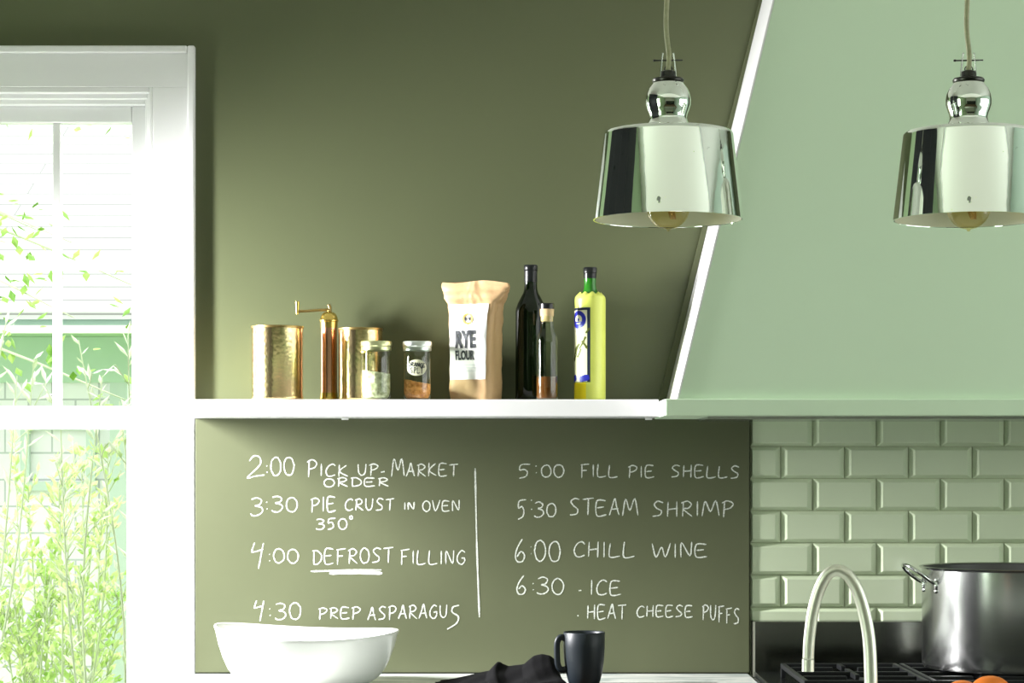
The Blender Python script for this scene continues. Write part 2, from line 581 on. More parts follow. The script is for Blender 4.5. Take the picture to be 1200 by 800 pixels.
# casing: two legs, a header, and a raised back band round the outside
bm = bmesh.new()
add_box(bm, cx0, WX0, -CT + 0.004, 0, 0.60, WZ1)
obj('casing_leg', bm, M_white, win, bevel=0.0015)
bm = box(WX1, cx1 - 0.018, -CT + 0.004, 0, 0.60, WZ1)
obj('casing_leg', bm, M_white, win, bevel=0.0015)
bm = box(cx0 + 0.018, cx1 - 0.018, -CT + 0.004, 0, WZ1, cz1 - 0.018)
obj('casing_header', bm, M_white, win, bevel=0.0015)
bm = bmesh.new()
add_box(bm, cx1 - 0.018, cx1, -CT - 0.004, 0, 0.60, cz1)
add_box(bm, cx0, cx1 - 0.018, -CT - 0.004, 0, cz1 - 0.018, cz1)
add_box(bm, cx0, cx0 + 0.018, -CT - 0.004, 0, 0.60, cz1 - 0.018)
obj('back_band', bm, M_white, win, bevel=0.004, seg=2)
# jamb and stops, stepping inwards
bm = bmesh.new()
for k, (ins, y0, y1) in enumerate([(0.000, -0.012, 0.150), (0.008, 0.010, 0.150), (0.016, 0.028, 0.150)]):
    a0, a1, zz = WX0 + ins, WX1 - ins, WZ1 - ins * 1.4
    w = 0.009
    add_box(bm, a0, a0 + w, y0, y1, WZ0, zz)
    add_box(bm, a1 - w, a1, y0, y1, WZ0, zz)
    add_box(bm, a0 + w, a1 - w, y0, y1, zz - 0.013, zz)
obj('jamb', bm, M_white, win, bevel=0.002)
obj('window_sill', box(cx0 - 0.02, cx1, -0.05, 0.15, 0.585, 0.62), M_white, win, bevel=0.004)
# sashes
def px(x, d=-0.06):
    return (x - 600) / scale_at(d)
def pz(y, d=-0.06):
    return CAM_Z + (545 - y) / scale_at(d)
ux0, ux1 = WX0 + 0.025, WX1 - 0.025
mid = px(66)
# upper sash (outer track)
e = bpy.data.objects.new('upper_sash', None)
link(e, win)
bm = bmesh.new()
gz0, gz1 = pz(476, -0.075), pz(145, -0.075)
gx1 = px(156, -0.075)
gx0 = 2 * mid - gx1
top = WZ1 - 0.035
add_box(bm, ux0, gx0, 0.055, 0.095, gz0 - 0.04, top)
add_box(bm, gx1, ux1, 0.055, 0.095, gz0 - 0.04, top)
add_box(bm, gx0, gx1, 0.055, 0.095, gz1, top)
add_box(bm, gx0, gx1, 0.055, 0.095, gz0 - 0.04, gz0)
obj('sash_frame', bm, M_white, e, bevel=0.003)
bm = bmesh.new()
add_box(bm, mid - 0.0095, mid + 0.0095, 0.062, 0.090, gz0, gz1)
zm = pz(311, -0.075)
add_box(bm, gx0, mid - 0.0095, 0.062, 0.090, zm - 0.011, zm + 0.011)
add_box(bm, mid + 0.0095, gx1, 0.062, 0.090, zm - 0.011, zm + 0.011)
obj('muntin', bm, M_white, e, bevel=0.003)
obj('glass_pane', box(gx0, gx1, 0.074, 0.077, gz0, gz1), G_pane, e)
# lower sash (inner track)
e = bpy.data.objects.new('lower_sash', None)
link(e, win)
bm = bmesh.new()
hz1 = pz(503, -0.04)
hx1 = px(150, -0.04)
hx0 = 2 * mid - hx1
add_box(bm, ux0, hx0, 0.020, 0.054, 0.63, pz(484, -0.04))
add_box(bm, hx1, ux1, 0.020, 0.054, 0.63, pz(484, -0.04))
add_box(bm, hx0, hx1, 0.020, 0.054, hz1, pz(484, -0.04))
add_box(bm, hx0, hx1, 0.020, 0.054, 0.63, 0.71)
obj('sash_frame', bm, M_white, e, bevel=0.003)
obj('glass_pane', box(hx0, hx1, 0.036, 0.039, 0.71, hz1), G_pane, e)
bm = box(px(28), px(41), 0.012, 0.03, pz(484, -0.04), pz(479, -0.04))
obj('sash_lock', bm, M_white, win, bevel=0.002)

# ------------------------------------------------------------------ tiled splash behind the range
bm = bmesh.new()
TX0, TX1 = 0.576, 1.75
TZ0, TZ1 = 0.90, 1.545
PX, PZ = 0.1545, 0.0777
def clip_tile(bm, x0, x1, z0, z1, g=0.0010, h=0.0135, bx=0.0135, bz=0.0085):
    X0, X1 = max(x0, TX0), min(x1, TX1)
    Z0, Z1 = max(z0, TZ0), min(z1, TZ1)
    if X1 - X0 < 0.03 or Z1 - Z0 < 0.022:
        if X1 - X0 > 0.004 and Z1 - Z0 > 0.004:
            add_box(bm, X0 + g, X1 - g, -0.006, -0.002, Z0 + g, Z1 - g)
        return
    X0, X1, Z0, Z1 = X0 + g, X1 - g, Z0 + g, Z1 - g
    lb = [(X0, Z0), (X1, Z0), (X1, Z1), (X0, Z1)]
    l0 = bx if x0 >= TX0 else 0.004
    it = [(X0 + l0, Z0 + bz), (X1 - bx, Z0 + bz), (X1 - bx, Z1 - bz), (X0 + l0, Z1 - bz)]
    a = [bm.verts.new((x, -0.002, z)) for x, z in lb]
    b = [bm.verts.new((x, -0.0045, z)) for x, z in lb]
    c = [bm.verts.new((x, -0.002 - h, z)) for x, z in it]
    bm.faces.new(a)
    bm.faces.new(c)
    for i in range(4):
        j = (i + 1) % 4
        bm.faces.new((a[i], a[j], b[j], b[i]))
        bm.faces.new((b[i], b[j], c[j], c[i]))
for row in range(-2, 9):
    zt = 1.4575 - PZ * (row - 1)
    off = 0.650 if row % 2 == 1 else 0.727
    for k in range(-3, 9):
        clip_tile(bm, off + PX * k, off + PX * (k + 1), zt - PZ, zt)
sp = struct(obj('trim_1', bm, M_tile, None, bevel=0.0012, seg=2))
struct(obj('trim_2', box(TX0, TX1, -0.0022, 0, TZ0, TZ1), M_grout))

# ------------------------------------------------------------------ outside the window
struct(obj('ground', box(-9, 6, T, 12, -0.35, -0.05), M_grass))
HS = 3.6
house = thing('neighbour_house', 'pale shingled neighbour house seen through the window', 'house', (-3.0, HS, -0.05))
hx = (130 - 600) / scale_at(-HS) + 3.0
obj('siding_wall', box(-2.5, hx, 0, 0.2, 0, 2.06), M_siding, house)
obj('corner_board', box(hx, hx + 0.07, -0.025, 0.2, 0, 2.05), M_cboard, house)
obj('side_wall', box(hx + 0.001, hx + 0.03, 0.2, 3.0, 0, 2.0), M_siding, house)
bm = bmesh.new()
ze = CAM_Z + (545 - 366) / scale_at(-HS + 0.35) + 0.05
v = [(-2.5, -0.40, ze), (2.3, -0.40, ze), (2.3, 2.0, ze + 1.15), (-2.5, 2.0, ze + 1.15)]
a = [bm.verts.new(p) for p in v]
b = [bm.verts.new((p[0], p[1], p[2] - 0.03)) for p in v]
bm.faces.new(a)
bm.faces.new(b[::-1])
for i in range(4):
    bm.faces.new((a[i], b[i], b[(i + 1) % 4], a[(i + 1) % 4]))
obj('roof', bm, M_roof, house)
obj('fascia', box(-2.5, 2.3, -0.385, -0.36, ze - 0.075, ze - 0.02), M_fascia, house)
obj('gutter', box(-2.5, 2.3, -0.44, -0.386, ze - 0.085, ze - 0.055), M_white, house)
obj('soffit', box(-2.5, 2.3, -0.36, 0, ze - 0.075, ze - 0.06), M_eave, house)
obj('frieze_board', box(-2.5, hx + 0.6, -0.03, 0, ze - 0.26, ze - 0.076), M_eave, house)
bm = bmesh.new()
frame_boxes(bm, hx - 0.36, hx - 0.06, 1.36, 1.64, 0.035, -0.03, 0)
obj('vent_frame', bm, M_cboard, house)

def leaf(bm, p, d, up, L, W):
    d = d.normalized()
    s = d.cross(up)
    s = s.normalized() if s.length > 1e-4 else Vector((1, 0, 0))
    n = s.cross(d)
    a = bm.verts.new(p)
    b = bm.verts.new(p + d * L * 0.45 + s * W - n * W * 0.3)
    c = bm.verts.new(p + d * L - n * L * 0.12)
    e = bm.verts.new(p + d * L * 0.45 - s * W - n * W * 0.3)
    m = bm.verts.new(p + d * L * 0.5)
    bm.faces.new((a, b, m))
    bm.faces.new((b, c, m))
    bm.faces.new((c, e, m))
    bm.faces.new((e, a, m))

def shrub(name, label, cat, base, tips, leafmat, L, n_per, seed, spread=0.35, wf=0.24):
    rnd = random.Random(seed)
    t = thing(name, label, cat, base)
    sb, lb = bmesh.new(), bmesh.new()
    B = Vector(base)
    for tip in tips:
        tp = Vector(tip) - B
        midp = tp * 0.55 + Vector((rnd.uniform(-.08, .08), rnd.uniform(-.05, .05), rnd.uniform(-.02, .1)))
        start = Vector((rnd.uniform(-.04, .04), rnd.uniform(-.04, .04), 0))
        pts = spline([start, midp, tp], 10)
        add_tube(sb, pts, lambda q: 0.004 * (1 - q) + 0.0015, 6)
        nn = len(pts)
        for k in range(n_per):
            q = 0.30 + 0.70 * (k + rnd.random()) / n_per
            i = min(int(q * (nn - 1)), nn - 2)
            p = pts[i].lerp(pts[i + 1], q * (nn - 1) - i)
            ax = (pts[i + 1] - pts[i]).normalized()
            dd = Vector((rnd.uniform(-1, 1), rnd.uniform(-.8, .8), rnd.uniform(-.3, .6))) + ax * 0.8
            if rnd.random() < spread:                      # a twig carrying leaves
                q2 = p + dd.normalized() * rnd.uniform(.04, .12)
                add_tube(sb, [p, q2], 0.0018, 5)
                for _ in range(3):
                    d3 = dd + Vector((rnd.uniform(-1, 1), rnd.uniform(-1, 1), rnd.uniform(-.6, .6)))
                    leaf(lb, p.lerp(q2, rnd.uniform(.4, 1)), d3, Vector((rnd.uniform(-.5, .5), -.6, 1)), L * rnd.uniform(.6, 1.1), L * wf)
            else:
                leaf(lb, p, dd, Vector((rnd.uniform(-.5, .5), -.6, 1)), L * rnd.uniform(.6, 1.2), L * wf)
    obj('stems', sb, M_stem, t, sm=True)
    f = obj('foliage', lb, leafmat, t)
    return t

def Pw(x, y, d):
    return tuple(P(x, y, d))
rr = random.Random(3)
tips = [Pw(rr.uniform(-40, 150), rr.uniform(505, 720), -rr.uniform(1.25, 1.7)) for _ in range(22)]
shrub('leafy_shrub', 'bushy yellow green shrub filling the lower window pane', 'shrub', (-1.42, 1.5, -0.05), tips, M_leaf, 0.038, 52, 11, 0.6)
tips = [Pw(150, 392, -0.95), Pw(92, 398, -0.95), Pw(120, 440, -0.95), Pw(140, 470, -0.9), Pw(70, 470, -0.95)]
shrub('pale_shrub', 'pale stemmed shrub reaching past the right of the upper window panes', 'shrub', (-1.12, 0.95, -0.05), tips, M_leafpale, 0.056, 30, 5, 0.1, 0.13)
tips = [Pw(8, 372, -1.1), Pw(40, 420, -1.1), Pw(20, 440, -1.05), Pw(-10, 400, -1.05)]
shrub('pale_shrub', 'pale stemmed shrub at the far left edge of the window', 'shrub', (-1.72, 1.1, -0.05), tips, M_leafpale, 0.056, 30, 8, 0.1, 0.13)
# a tree hanging in from above
t = thing('garden_tree', 'thin leaved green tree over the neighbour roof', 'tree', (-2.75, 2.3, -0.05))
sb, lb = bmesh.new(), bmesh.new()
rnd = random.Random(21)
add_tube(sb, spline([(0, 0, 0), (0.03, 0, 1.3), (-0.02, 0.02, 2.6), (0.05, 0, 3.6)], 6), lambda q: 0.06 * (1 - q) + 0.02, 10)
for k in range(40):
    z0 = rnd.uniform(1.9, 3.5)
    st = Vector((0.02, 0, z0))
    tgt = Vector((rnd.uniform(0.1, 1.5), rnd.uniform(-.35, .25), z0 + rnd.uniform(-.5, .5)))
    pts = spline([st, st.lerp(tgt, .5) + Vector((0, 0, .12)), tgt], 6)
    add_tube(sb, pts, lambda q: 0.010 * (1 - q) + 0.002, 5)
    for i in range(44):
        p = pts[rnd.randrange(3, len(pts))] + Vector((rnd.uniform(-.10, .10), rnd.uniform(-.08, .08), rnd.uniform(-.12, .08)))
        leaf(lb, p, Vector((rnd.uniform(-1, 1), rnd.uniform(-1, 1), rnd.uniform(-1, .3))), Vector((0, -.5, 1)), .050, .014)
obj('trunk', sb, M_stem, t, sm=True)
obj('foliage', lb, M_leafdeep, t)

# ------------------------------------------------------------------ range hood
hood = thing('range_hood', 'tall white tapered range hood with a shade tinted front above the stainless range', 'range hood', (1.04, 0, 1.523))
HD, HB = 0.385, 0.400
def hx_at(z):                                          # left edge of the tapered body
    return 0.374 + 0.24 * (z - 1.575) - 1.04
zb, zt = 1.558 - 1.523, CEIL - 1.523
xb, xt = hx_at(1.558), hx_at(CEIL)
bm = bmesh.new()
e = 0.004
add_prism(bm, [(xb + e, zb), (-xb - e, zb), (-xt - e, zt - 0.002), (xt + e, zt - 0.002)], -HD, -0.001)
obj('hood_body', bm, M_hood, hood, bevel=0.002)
for s in (-1, 1):                                      # both sides kept white as lit; the front's green is painted shade
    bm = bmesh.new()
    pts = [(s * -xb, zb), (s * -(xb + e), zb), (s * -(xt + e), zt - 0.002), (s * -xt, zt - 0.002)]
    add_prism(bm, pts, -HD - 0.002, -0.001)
    obj('lit_side_face', bm, M_white, hood)
bx = 0.344 - 1.04
obj('bottom_band', box(bx, -bx, -HB, -0.001, 0, zb + 0.003), M_hood, hood, bevel=0.0025)
obj('band_end', box(bx - 0.002, bx, -HB + 0.003, -0.2155, 0.001, zb + 0.002), M_white, hood)  # white plate painting the lit left end of the band
bm = bmesh.new()                                       # tapered strip in wall paint along the hood's left edge
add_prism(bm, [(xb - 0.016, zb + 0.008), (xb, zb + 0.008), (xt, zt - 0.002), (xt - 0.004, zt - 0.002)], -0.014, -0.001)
obj('tapered_strip', bm, M_wall, hood)
obj('vent_filter', box(bx + 0.1, -bx - 0.1, -HB + 0.06, -0.05, -0.006, 0), M_steel, hood)

# ------------------------------------------------------------------ shelf
SH_Z, SH_D = 1.565, 0.215
sh = thing('wall_shelf', 'long white shelf above the chalkboard', 'shelf', (-0.764, 0, 1.525))
obj('shelf_board', box(0, 0.344 + 0.764 - 0.003, -SH_D, -0.0005, 0.0, SH_Z - 1.525), M_white, sh, bevel=0.002)
bm = box(0, 0.016, -0.012, 0.0, -0.007, 0)
obj('shelf_clip', bm, M_white, sh, loc=((405 - 600) / 500 + 0.764 - 0.008, -0.185, 0), bevel=0.001)
bm = box(0, 0.016, -0.012, 0.0, -0.007, 0)
obj('shelf_clip', bm, M_white, sh, loc=(1.075, -0.185, 0), bevel=0.001)

# ------------------------------------------------------------------ chalkboard and its writing
CB = 0.0205
cb = thing('chalkboard', 'olive chalkboard with a white chalk cooking timetable under the shelf', 'chalkboard', (0, 0, 0.912))
obj('board_panel', box(-0.7635, 0.5725, -CB, -0.0005, 0, 1.5245 - 0.912), M_board, cb, bevel=0.0012)

def arc(cx, cy, rx, ry, a0, a1, n=14):
    return [(cx + rx * math.cos(R(a0 + (a1 - a0) * i / n)), cy + ry * math.sin(R(a0 + (a1 - a0) * i / n))) for i in range(n + 1)]
# capital letters as pen strokes in a unit box (x right, y up)
GL = {
 '0': [arc(.5, .5, .46, .48, 100, 470, 18)],
 '2': [[(.12, .78), (.35, .98), (.62, .95), (.74, .74), (.6, .5), (.0, .02), (.45, .06), (.95, .12)]],
 '3': [[(.1, .9), (.5, .98), (.85, .84), (.7, .62), (.36, .54), (.8, .44), (.92, .24), (.6, .03), (.2, .0), (.02, .1)]],
 '4': [[(.2, 1.0), (.0, .66), (.1, .6), (.78, .74)], [(.8, .98), (.66, .5), (.46, -.06)]],
 '5': [[(.95, .98), (.25, .92), (.15, .58), (.5, .62), (.72, .42), (.6, .12), (.1, -.02)]],
 '6': [[(.62, 1.0), (.25, .66), (.06, .3), (.2, .04), (.6, .06), (.76, .3), (.5, .46), (.18, .26)]],
 ':': [[(.42, .72), (.5, .68)], [(.46, .24), (.54, .2)]],
 '.': [[(.2, .08), (.7, .1)]],
 '-': [[(.05, .28), (.8, .32)]],
 '*': [arc(.5, .5, .35, .35, 0, 360, 8)],
 'A': [[(.0, .0), (.3, .55), (.52, 1.0), (.7, .5), (.92, .02)], [(.22, .36), (.86, .40)]],
 'C': [[(.95, .86), (.7, .99), (.3, .84), (.06, .45), (.2, .1), (.55, .02), (.95, .14)]],
 'D': [[(.18, .94), (.14, .0)], [(.0, .9), (.5, .95), (.92, .62), (.86, .26), (.5, .04), (.12, .02)]],
 'E': [[(.9, .95), (.12, .92), (.1, .04), (.95, .08)], [(.12, .5), (.72, .54)]],
 'F': [[(.2, .95), (.16, -.04)], [(.05, .92), (.98, 1.0)], [(.1, .5), (.7, .54)]],
 'G': [[(.9, .86), (.55, .98), (.15, .62), (.12, .22), (.5, .0), (.84, .18), (.86, .46), (.5, .44)]],
 'H': [[(.12, .98), (.08, .02)], [(.88, 1.0), (.84, .0)], [(.05, .48), (.92, .54)]],
 'I': [[(.5, .98), (.46, .02)]],
 'K': [[(.14, .98), (.1, .0)], [(.86, .92), (.16, .42), (.95, .03)]],
 'L': [[(.14, .98), (.08, .05), (.95, .09)]],
 'M': [[(.0, .0), (.2, .96), (.48, .32), (.78, 1.0), (.98, .02)]],
 'N': [[(.08, .0), (.14, .94), (.8, .08), (.92, 1.0)]],
 'O': [arc(.5, .48, .45, .47, 110, 480, 18)],
 'P': [[(.22, .94), (.14, -.04)], [(.0, .84), (.5, .98), (.92, .8), (.7, .54), (.18, .42)]],
 'R': [[(.2, .94), (.12, .0)], [(.02, .86), (.52, .98), (.86, .78), (.6, .54), (.2, .46), (.95, .0)]],
 'S': [[(.92, .9), (.5, .98), (.18, .78), (.4, .55), (.76, .36), (.66, .1), (.05, .02)]],
 'T': [[(.0, .9), (1.0, .98)], [(.55, .94), (.48, .0)]],
 'U': [[(.08, .96), (.1, .3), (.4, .02), (.76, .22), (.88, .98)]],
 'V': [[(.02, .96), (.42, .02), (.95, 1.0)]],
 'W': [[(.0, .96), (.22, .04), (.5, .72), (.7, .04), (1.0, 1.0)]],
 'Y': [[(.02, .98), (.48, .5)], [(.98, 1.0), (.42, .0)]],
}
CW = {'I': .28, ':': .34, '.': .35, '-': .5, 'M': 1.15, 'W': 1.2, '*': .4}

def ribbon(bm, pts, hw, mapf, rnd, jit=0.25):
    """flat pen stroke along pts (2-D), mapped to the surface by mapf"""
    P2 = [Vector((p[0], p[1])) for p in pts]
    if len(P2) > 2:
        P3 = spline([(p.x, p.y, 0) for p in P2], 5)
        P2 = [Vector((p.x, p.y)) for p in P3]
    else:
        P2 = [P2[0].lerp(P2[1], i / 6) for i in range(7)]
    n = len(P2)
    L, Rr = [], []
    for i in range(n):
        t = P2[min(i + 1, n - 1)] - P2[max(i - 1, 0)]
        if t.length < 1e-9:
            t = Vector((1, 0))
        t.normalize()
        nn = Vector((-t.y, t.x))
        w = hw * (1 + rnd.uniform(-jit, jit))
        if i in (0, n - 1):
            w *= 0.55
        L.append(bm.verts.new(mapf(*(P2[i] + nn * w))))
        Rr.append(bm.verts.new(mapf(*(P2[i] - nn * w))))
    for i in range(n - 1):
        bm.faces.new((L[i], L[i + 1], Rr[i + 1], Rr[i]))

def write(bm, text, x0, x1, ytop, ybase, hw, mapf, rnd, drop=0.0, gap=0.16, shrink=1.0):
    """letters of one word spread over the pixel box; shrink = height of all letters after the first"""
    tot = sum(CW.get(c, .8) for c in text) + gap * (len(text) - 1)
    u = (x1 - x0) / tot
    x = x0
    for i, ch in enumerate(text):
        w = CW.get(ch, .8) * u
        h = (ybase - ytop) * (1.0 if i == 0 else shrink)
        yb = ybase + drop * (x - x0) / (x1 - x0) + rnd.uniform(-.5, .5)
        h *= rnd.uniform(.95, 1.05)
        for st in GL[ch]:
            ribbon(bm, [(x + (p[0] + rnd.uniform(-.02, .02)) * w, yb - (p[1] + rnd.uniform(-.02, .02)) * h) for p in st], hw, mapf, rnd)
        x += w + gap * u

s_cb = scale_at(CB)
def map_cb(x, y):
    return Vector(((x - 600) / s_cb, -CB - 0.0006, CAM_Z - (y - 545) / s_cb - 0.912))
LINES = [
 [('2', 290, 311, 533, 560), (':', 309, 317, 540, 556), ('00', 317, 345, 536, 557), ('PICK', 360, 408, 538, 558, 0, .75), ('UP', 419, 444, 543, 557), ('-', 446, 452, 541, 557), ('MARKET', 459, 537, 538, 558, 0, .78), ('ORDER', 379, 456, 559.5, 570)],
 [('3', 293, 309, 583, 604), (':', 309, 317, 584, 600), ('30', 318, 349, 582, 600), ('PIE', 364, 394, 582, 599), ('CRUST', 404, 462, 584, 598), ('IN', 473, 486, 588, 597), ('OVEN', 495, 539, 586, 599), ('350', 370, 407, 607, 620), ('*', 409, 414, 604, 609)],
 [('4', 295, 312, 635, 664), (':', 313, 319, 644, 660), ('00', 320, 350, 643, 660), ('DEFROST', 366, 461, 643, 661, -2), ('FILLING', 469, 546, 644, 661)],
 [('4', 298, 312, 704, 727), (':', 313, 320, 708, 724), ('30', 322, 353, 706, 726), ('PREP', 373, 423, 711, 725), ('ASPARAGU', 431, 525, 710, 726, -2)],
 [('5', 607, 622, 543, 560), (':', 625, 632, 540, 557), ('00', 634, 661, 544, 559), ('FILL', 680, 724, 544, 559), ('PIE', 736, 767, 545, 559), ('SHELLS', 786, 867, 544, 559, 2)],
 [('5', 606, 617, 586, 608), (':', 619, 627, 580, 601), ('30', 626, 652, 589, 606), ('STEAM', 667, 748, 584, 604, 0), ('SHRIMP', 764, 860, 587, 605, 0)],
 [('6', 603, 618, 633, 659), (':', 619, 626, 636, 652), ('00', 626, 657, 634, 658), ('CHILL', 672, 744, 635, 653), ('WINE', 764, 829, 636, 653)],
 [('6', 605, 619, 675, 697), (':', 622, 628, 678, 694), ('30', 629, 661, 676, 696), ('.', 677, 683, 680, 693), ('ICE', 691, 728, 679, 697), ('.', 676, 679, 711, 722), ('HEAT', 688, 734, 708, 725), ('CHEESE', 746, 812, 709, 723), ('PUFFS', 823, 867, 707, 725, 7)],
]
rnd = random.Random(4)
for li, words in enumerate(LINES):
    for w in words:
        bm = bmesh.new()
        word, x0, x1, yt, yb = w[:5]
        drop = w[5] if len(w) > 5 else 0
        shr = w[6] if len(w) > 6 else 1.0
        write(bm, word, x0, x1, yt, yb, 0.74, map_cb, rnd, drop, shrink=shr)
        if word == 'ASPARAGU':                         # the long last S
            ribbon(bm, [(538, 709), (531, 711), (530, 717), (537, 722), (535, 730), (524, 737)], 0.85, map_cb, rnd)
        obj('chalk_writing', bm, M_chalk, cb)
    if li == 2:
        for pts_, w_ in (([(364, 669.3), (400, 668.2), (447, 667.5)], 1.0), ([(386, 671.6), (420, 670.8), (448, 671.4)], 1.7)):
            bm = bmesh.new()
            ribbon(bm, pts_, w_, map_cb, rnd)
            obj('chalk_underline', bm, M_chalk, cb)
bm = bmesh.new()
ribbon(bm, [(556.8, 548.5), (557.6, 590), (558.8, 640), (560.5, 690), (561.8, 723)], 0.95, map_cb, rnd)
obj('chalk_divider', bm, M_chalk, cb)

# ------------------------------------------------------------------ counter, cabinets, range, island
CZ = 0.91
ct = obj('marble_countertop', box(-0.764, 0.571, -0.655, -CB - 0.0005, CZ - 0.03, CZ), M_marble, bevel=0.004)
tag(ct, 'white veined marble countertop along the wall under the chalkboard', 'countertop')
cab = thing('base_cabinet', 'pale painted base cabinet under the marble countertop', 'cabinet', (-0.764, 0, 0))
obj('cabinet_body', box(0.01, 1.333, -0.60, -0.02, 0.10, CZ - 0.031), M_cab, cab)
obj('toe_kick', box(0.01, 1.333, -0.54, -0.05, 0, 0.10), M_char, cab)
for k in range(3):
    a = 0.02 + k * 0.44
    d = obj('door', box(a, a + 0.425, -0.62, -0.601, 0.12, CZ - 0.05), M_cab, cab, bevel=0.003)
    obj('handle', tube([(a + 0.39, -0.623, 0.62), (a + 0.39, -0.65, 0.62), (a + 0.39, -0.65, 0.76), (a + 0.39, -0.623, 0.76)], 0.006, 10), M_nickel, d, sm=True)

RX0 = 0.5775
rg = thing('gas_range', 'stainless gas range with black grates against the tiled wall', 'range', (RX0, 0, 0))
RW = 0.914
obj('range_body', box(0, RW, -0.66, -0.02, 0.10, 0.905), M_steel, rg, bevel=0.003)
obj('backguard', box(0, RW, -0.060, -0.013, 0.905, 1.0385), M_darksteel, rg, bevel=0.0025)
obj('backguard_lit_edge', box(-0.001, 0.0045, -0.0625, -0.0605, 0.906, 1.0375), M_nickel, rg)  # pale strip painting the daylight on the backguard's left side edge
obj('cooktop', box(0.002, RW - 0.002, -0.66, -0.061, 0.905, 0.918), M_enamel, rg, bevel=0.002)
obj('oven_door', box(0.03, RW - 0.03, -0.685, -0.661, 0.16, 0.74), M_steel, rg, bevel=0.004)
obj('oven_handle', tube([(0.10, -0.686, 0.70), (0.10, -0.73, 0.70), (RW - 0.10, -0.73, 0.70), (RW - 0.10, -0.686, 0.70)], 0.011, 12), M_steel, rg, sm=True)
for x in (0.06, RW - 0.06):
    for y in (-0.60, -0.08):
        obj('foot', lathe([(0, 0), (0.02, 0), (0.02, 0.10), (0, 0.10)], 16, cx=x, cy=y), M_dark, rg, sm=False)
for k in range(6):
    x = 0.10 + k * (RW - 0.20) / 5
    bm = lathe([(0, 0), (0.024, 0), (0.020, 0.028), (0, 0.028)], 24)
    obj('knob', bm, M_enamel, rg, loc=(x, -0.661, 0.83), rot=(R(90), 0, 0), auto=40)
gw = (RW - 0.088) / 3
for g in range(3):
    x0 = 0.044 + g * gw + 0.003
    x1 = x0 + gw - 0.006
    y0, y1 = -0.63, -0.21
    bm = bmesh.new()
    z0, z1, w = 0.940, 0.952, 0.011
    frame = [(x0, x1, y0, y0 + w), (x0, x1, y1 - w, y1), (x0, x0 + w, y0 + w, y1 - w), (x1 - w, x1, y0 + w, y1 - w)]
    for a, b, c, d in frame:
        add_box(bm, a, b, c, d, z0, z1)
    cxm = (x0 + x1) / 2
    ym = (y0 + y1) / 2
    add_box(bm, x0 + w, x1 - w, ym - w / 2, ym + w / 2, z0, z1)
    for cy in ((y0 + ym) / 2, (ym + y1) / 2):
        add_box(bm, x0 + w, cxm - 0.028, cy - w / 2, cy + w / 2, z0, z1)
        add_box(bm, cxm + 0.028, x1 - w, cy - w / 2, cy + w / 2, z0, z1)
        add_box(bm, cxm - w / 2, cxm + w / 2, cy + 0.028, cy + 0.099, z0, z1)
        add_box(bm, cxm - w / 2, cxm + w / 2, cy - 0.099, cy - 0.028, z0, z1)
    for fx in (x0 + w / 2, x1 - w / 2):
        for fy in (y0 + w / 2, y1 - w / 2):
            add_box(bm, fx - w / 2, fx + w / 2, fy - w / 2, fy + w / 2, 0.918, z0)
    obj('burner_grate', bm, M_iron, rg, bevel=0.002)
    for cy in ((y0 + ym) / 2, (ym + y1) / 2):
        bm = lathe([(0, 0), (0.045, 0), (0.045, 0.008), (0.036, 0.010), (0.036, 0.018), (0.030, 0.021), (0, 0.021)], 28, cx=cxm, cy=cy, cz=0.918)
        obj('burner_cap', bm, M_iron, rg, auto=40)

isl = thing('kitchen_island', 'dark green kitchen island in the foreground below the pendant lamps', 'island', (0.55, -2.08, 0))
obj('island_body', box(-1.0, 1.0, -0.42, 0.42, 0.09, 0.889), M_darkgreen, isl)
obj('toe_kick', box(-0.96, 0.96, -0.37, 0.37, 0, 0.09), M_char, isl)
obj('island_top', box(-1.05, 1.05, -0.48, 0.48, 0.89, 0.92), M_marble, isl, bevel=0.004)

tall = thing('tall_cabinet', 'tall charcoal cabinet against the left wall', 'cabinet', (WALL_L + 0.002, -1.9, 0))
obj('cabinet_body', box(0, 0.38, -0.92, 0.92, 0, 2.72), M_char, tall, bevel=0.003)
for k in range(4):
    a = -0.915 + k * 0.459
    d = obj('door', box(0.381, 0.40, a, a + 0.453, 0.08, 2.70), M_char, tall, bevel=0.003)
    yy = a + (0.42 if k % 2 == 0 else 0.033)
    obj('handle', tube([(0.401, yy, 1.0), (0.43, yy, 1.0), (0.43, yy, 1.3), (0.401, yy, 1.3)], 0.006, 8), M_nickel, d, sm=True)

sb_ = thing('sideboard', 'long dark green sideboard against the wall opposite the range', 'sideboard', (0.9, WALL_F + 0.002, 0))
obj('sideboard_body', box(-2.1, 2.1, 0, 0.42, 0.08, 1.25), M_darkgreen, sb_, bevel=0.003)
obj('sideboard_top', box(-2.12, 2.12, 0, 0.45, 1.251, 1.28), M_wood, sb_, bevel=0.003)
obj('toe_kick', box(-2.05, 2.05, 0.02, 0.36, 0, 0.08), M_char, sb_)
for k in range(6):
    a = -2.08 + k * 0.695
    d = obj('door', box(a, a + 0.685, 0.421, 0.44, 0.10, 1.23), M_darkgreen, sb_, bevel=0.003)
    obj('knob', lathe([(0, 0), (.006, 0), (.006, .014), (.014, .02), (.012, .028), (0, .03)], 16), M_brass, d, sm=True, loc=(a + .62, .44, .75), rot=(R(-90), 0, 0))

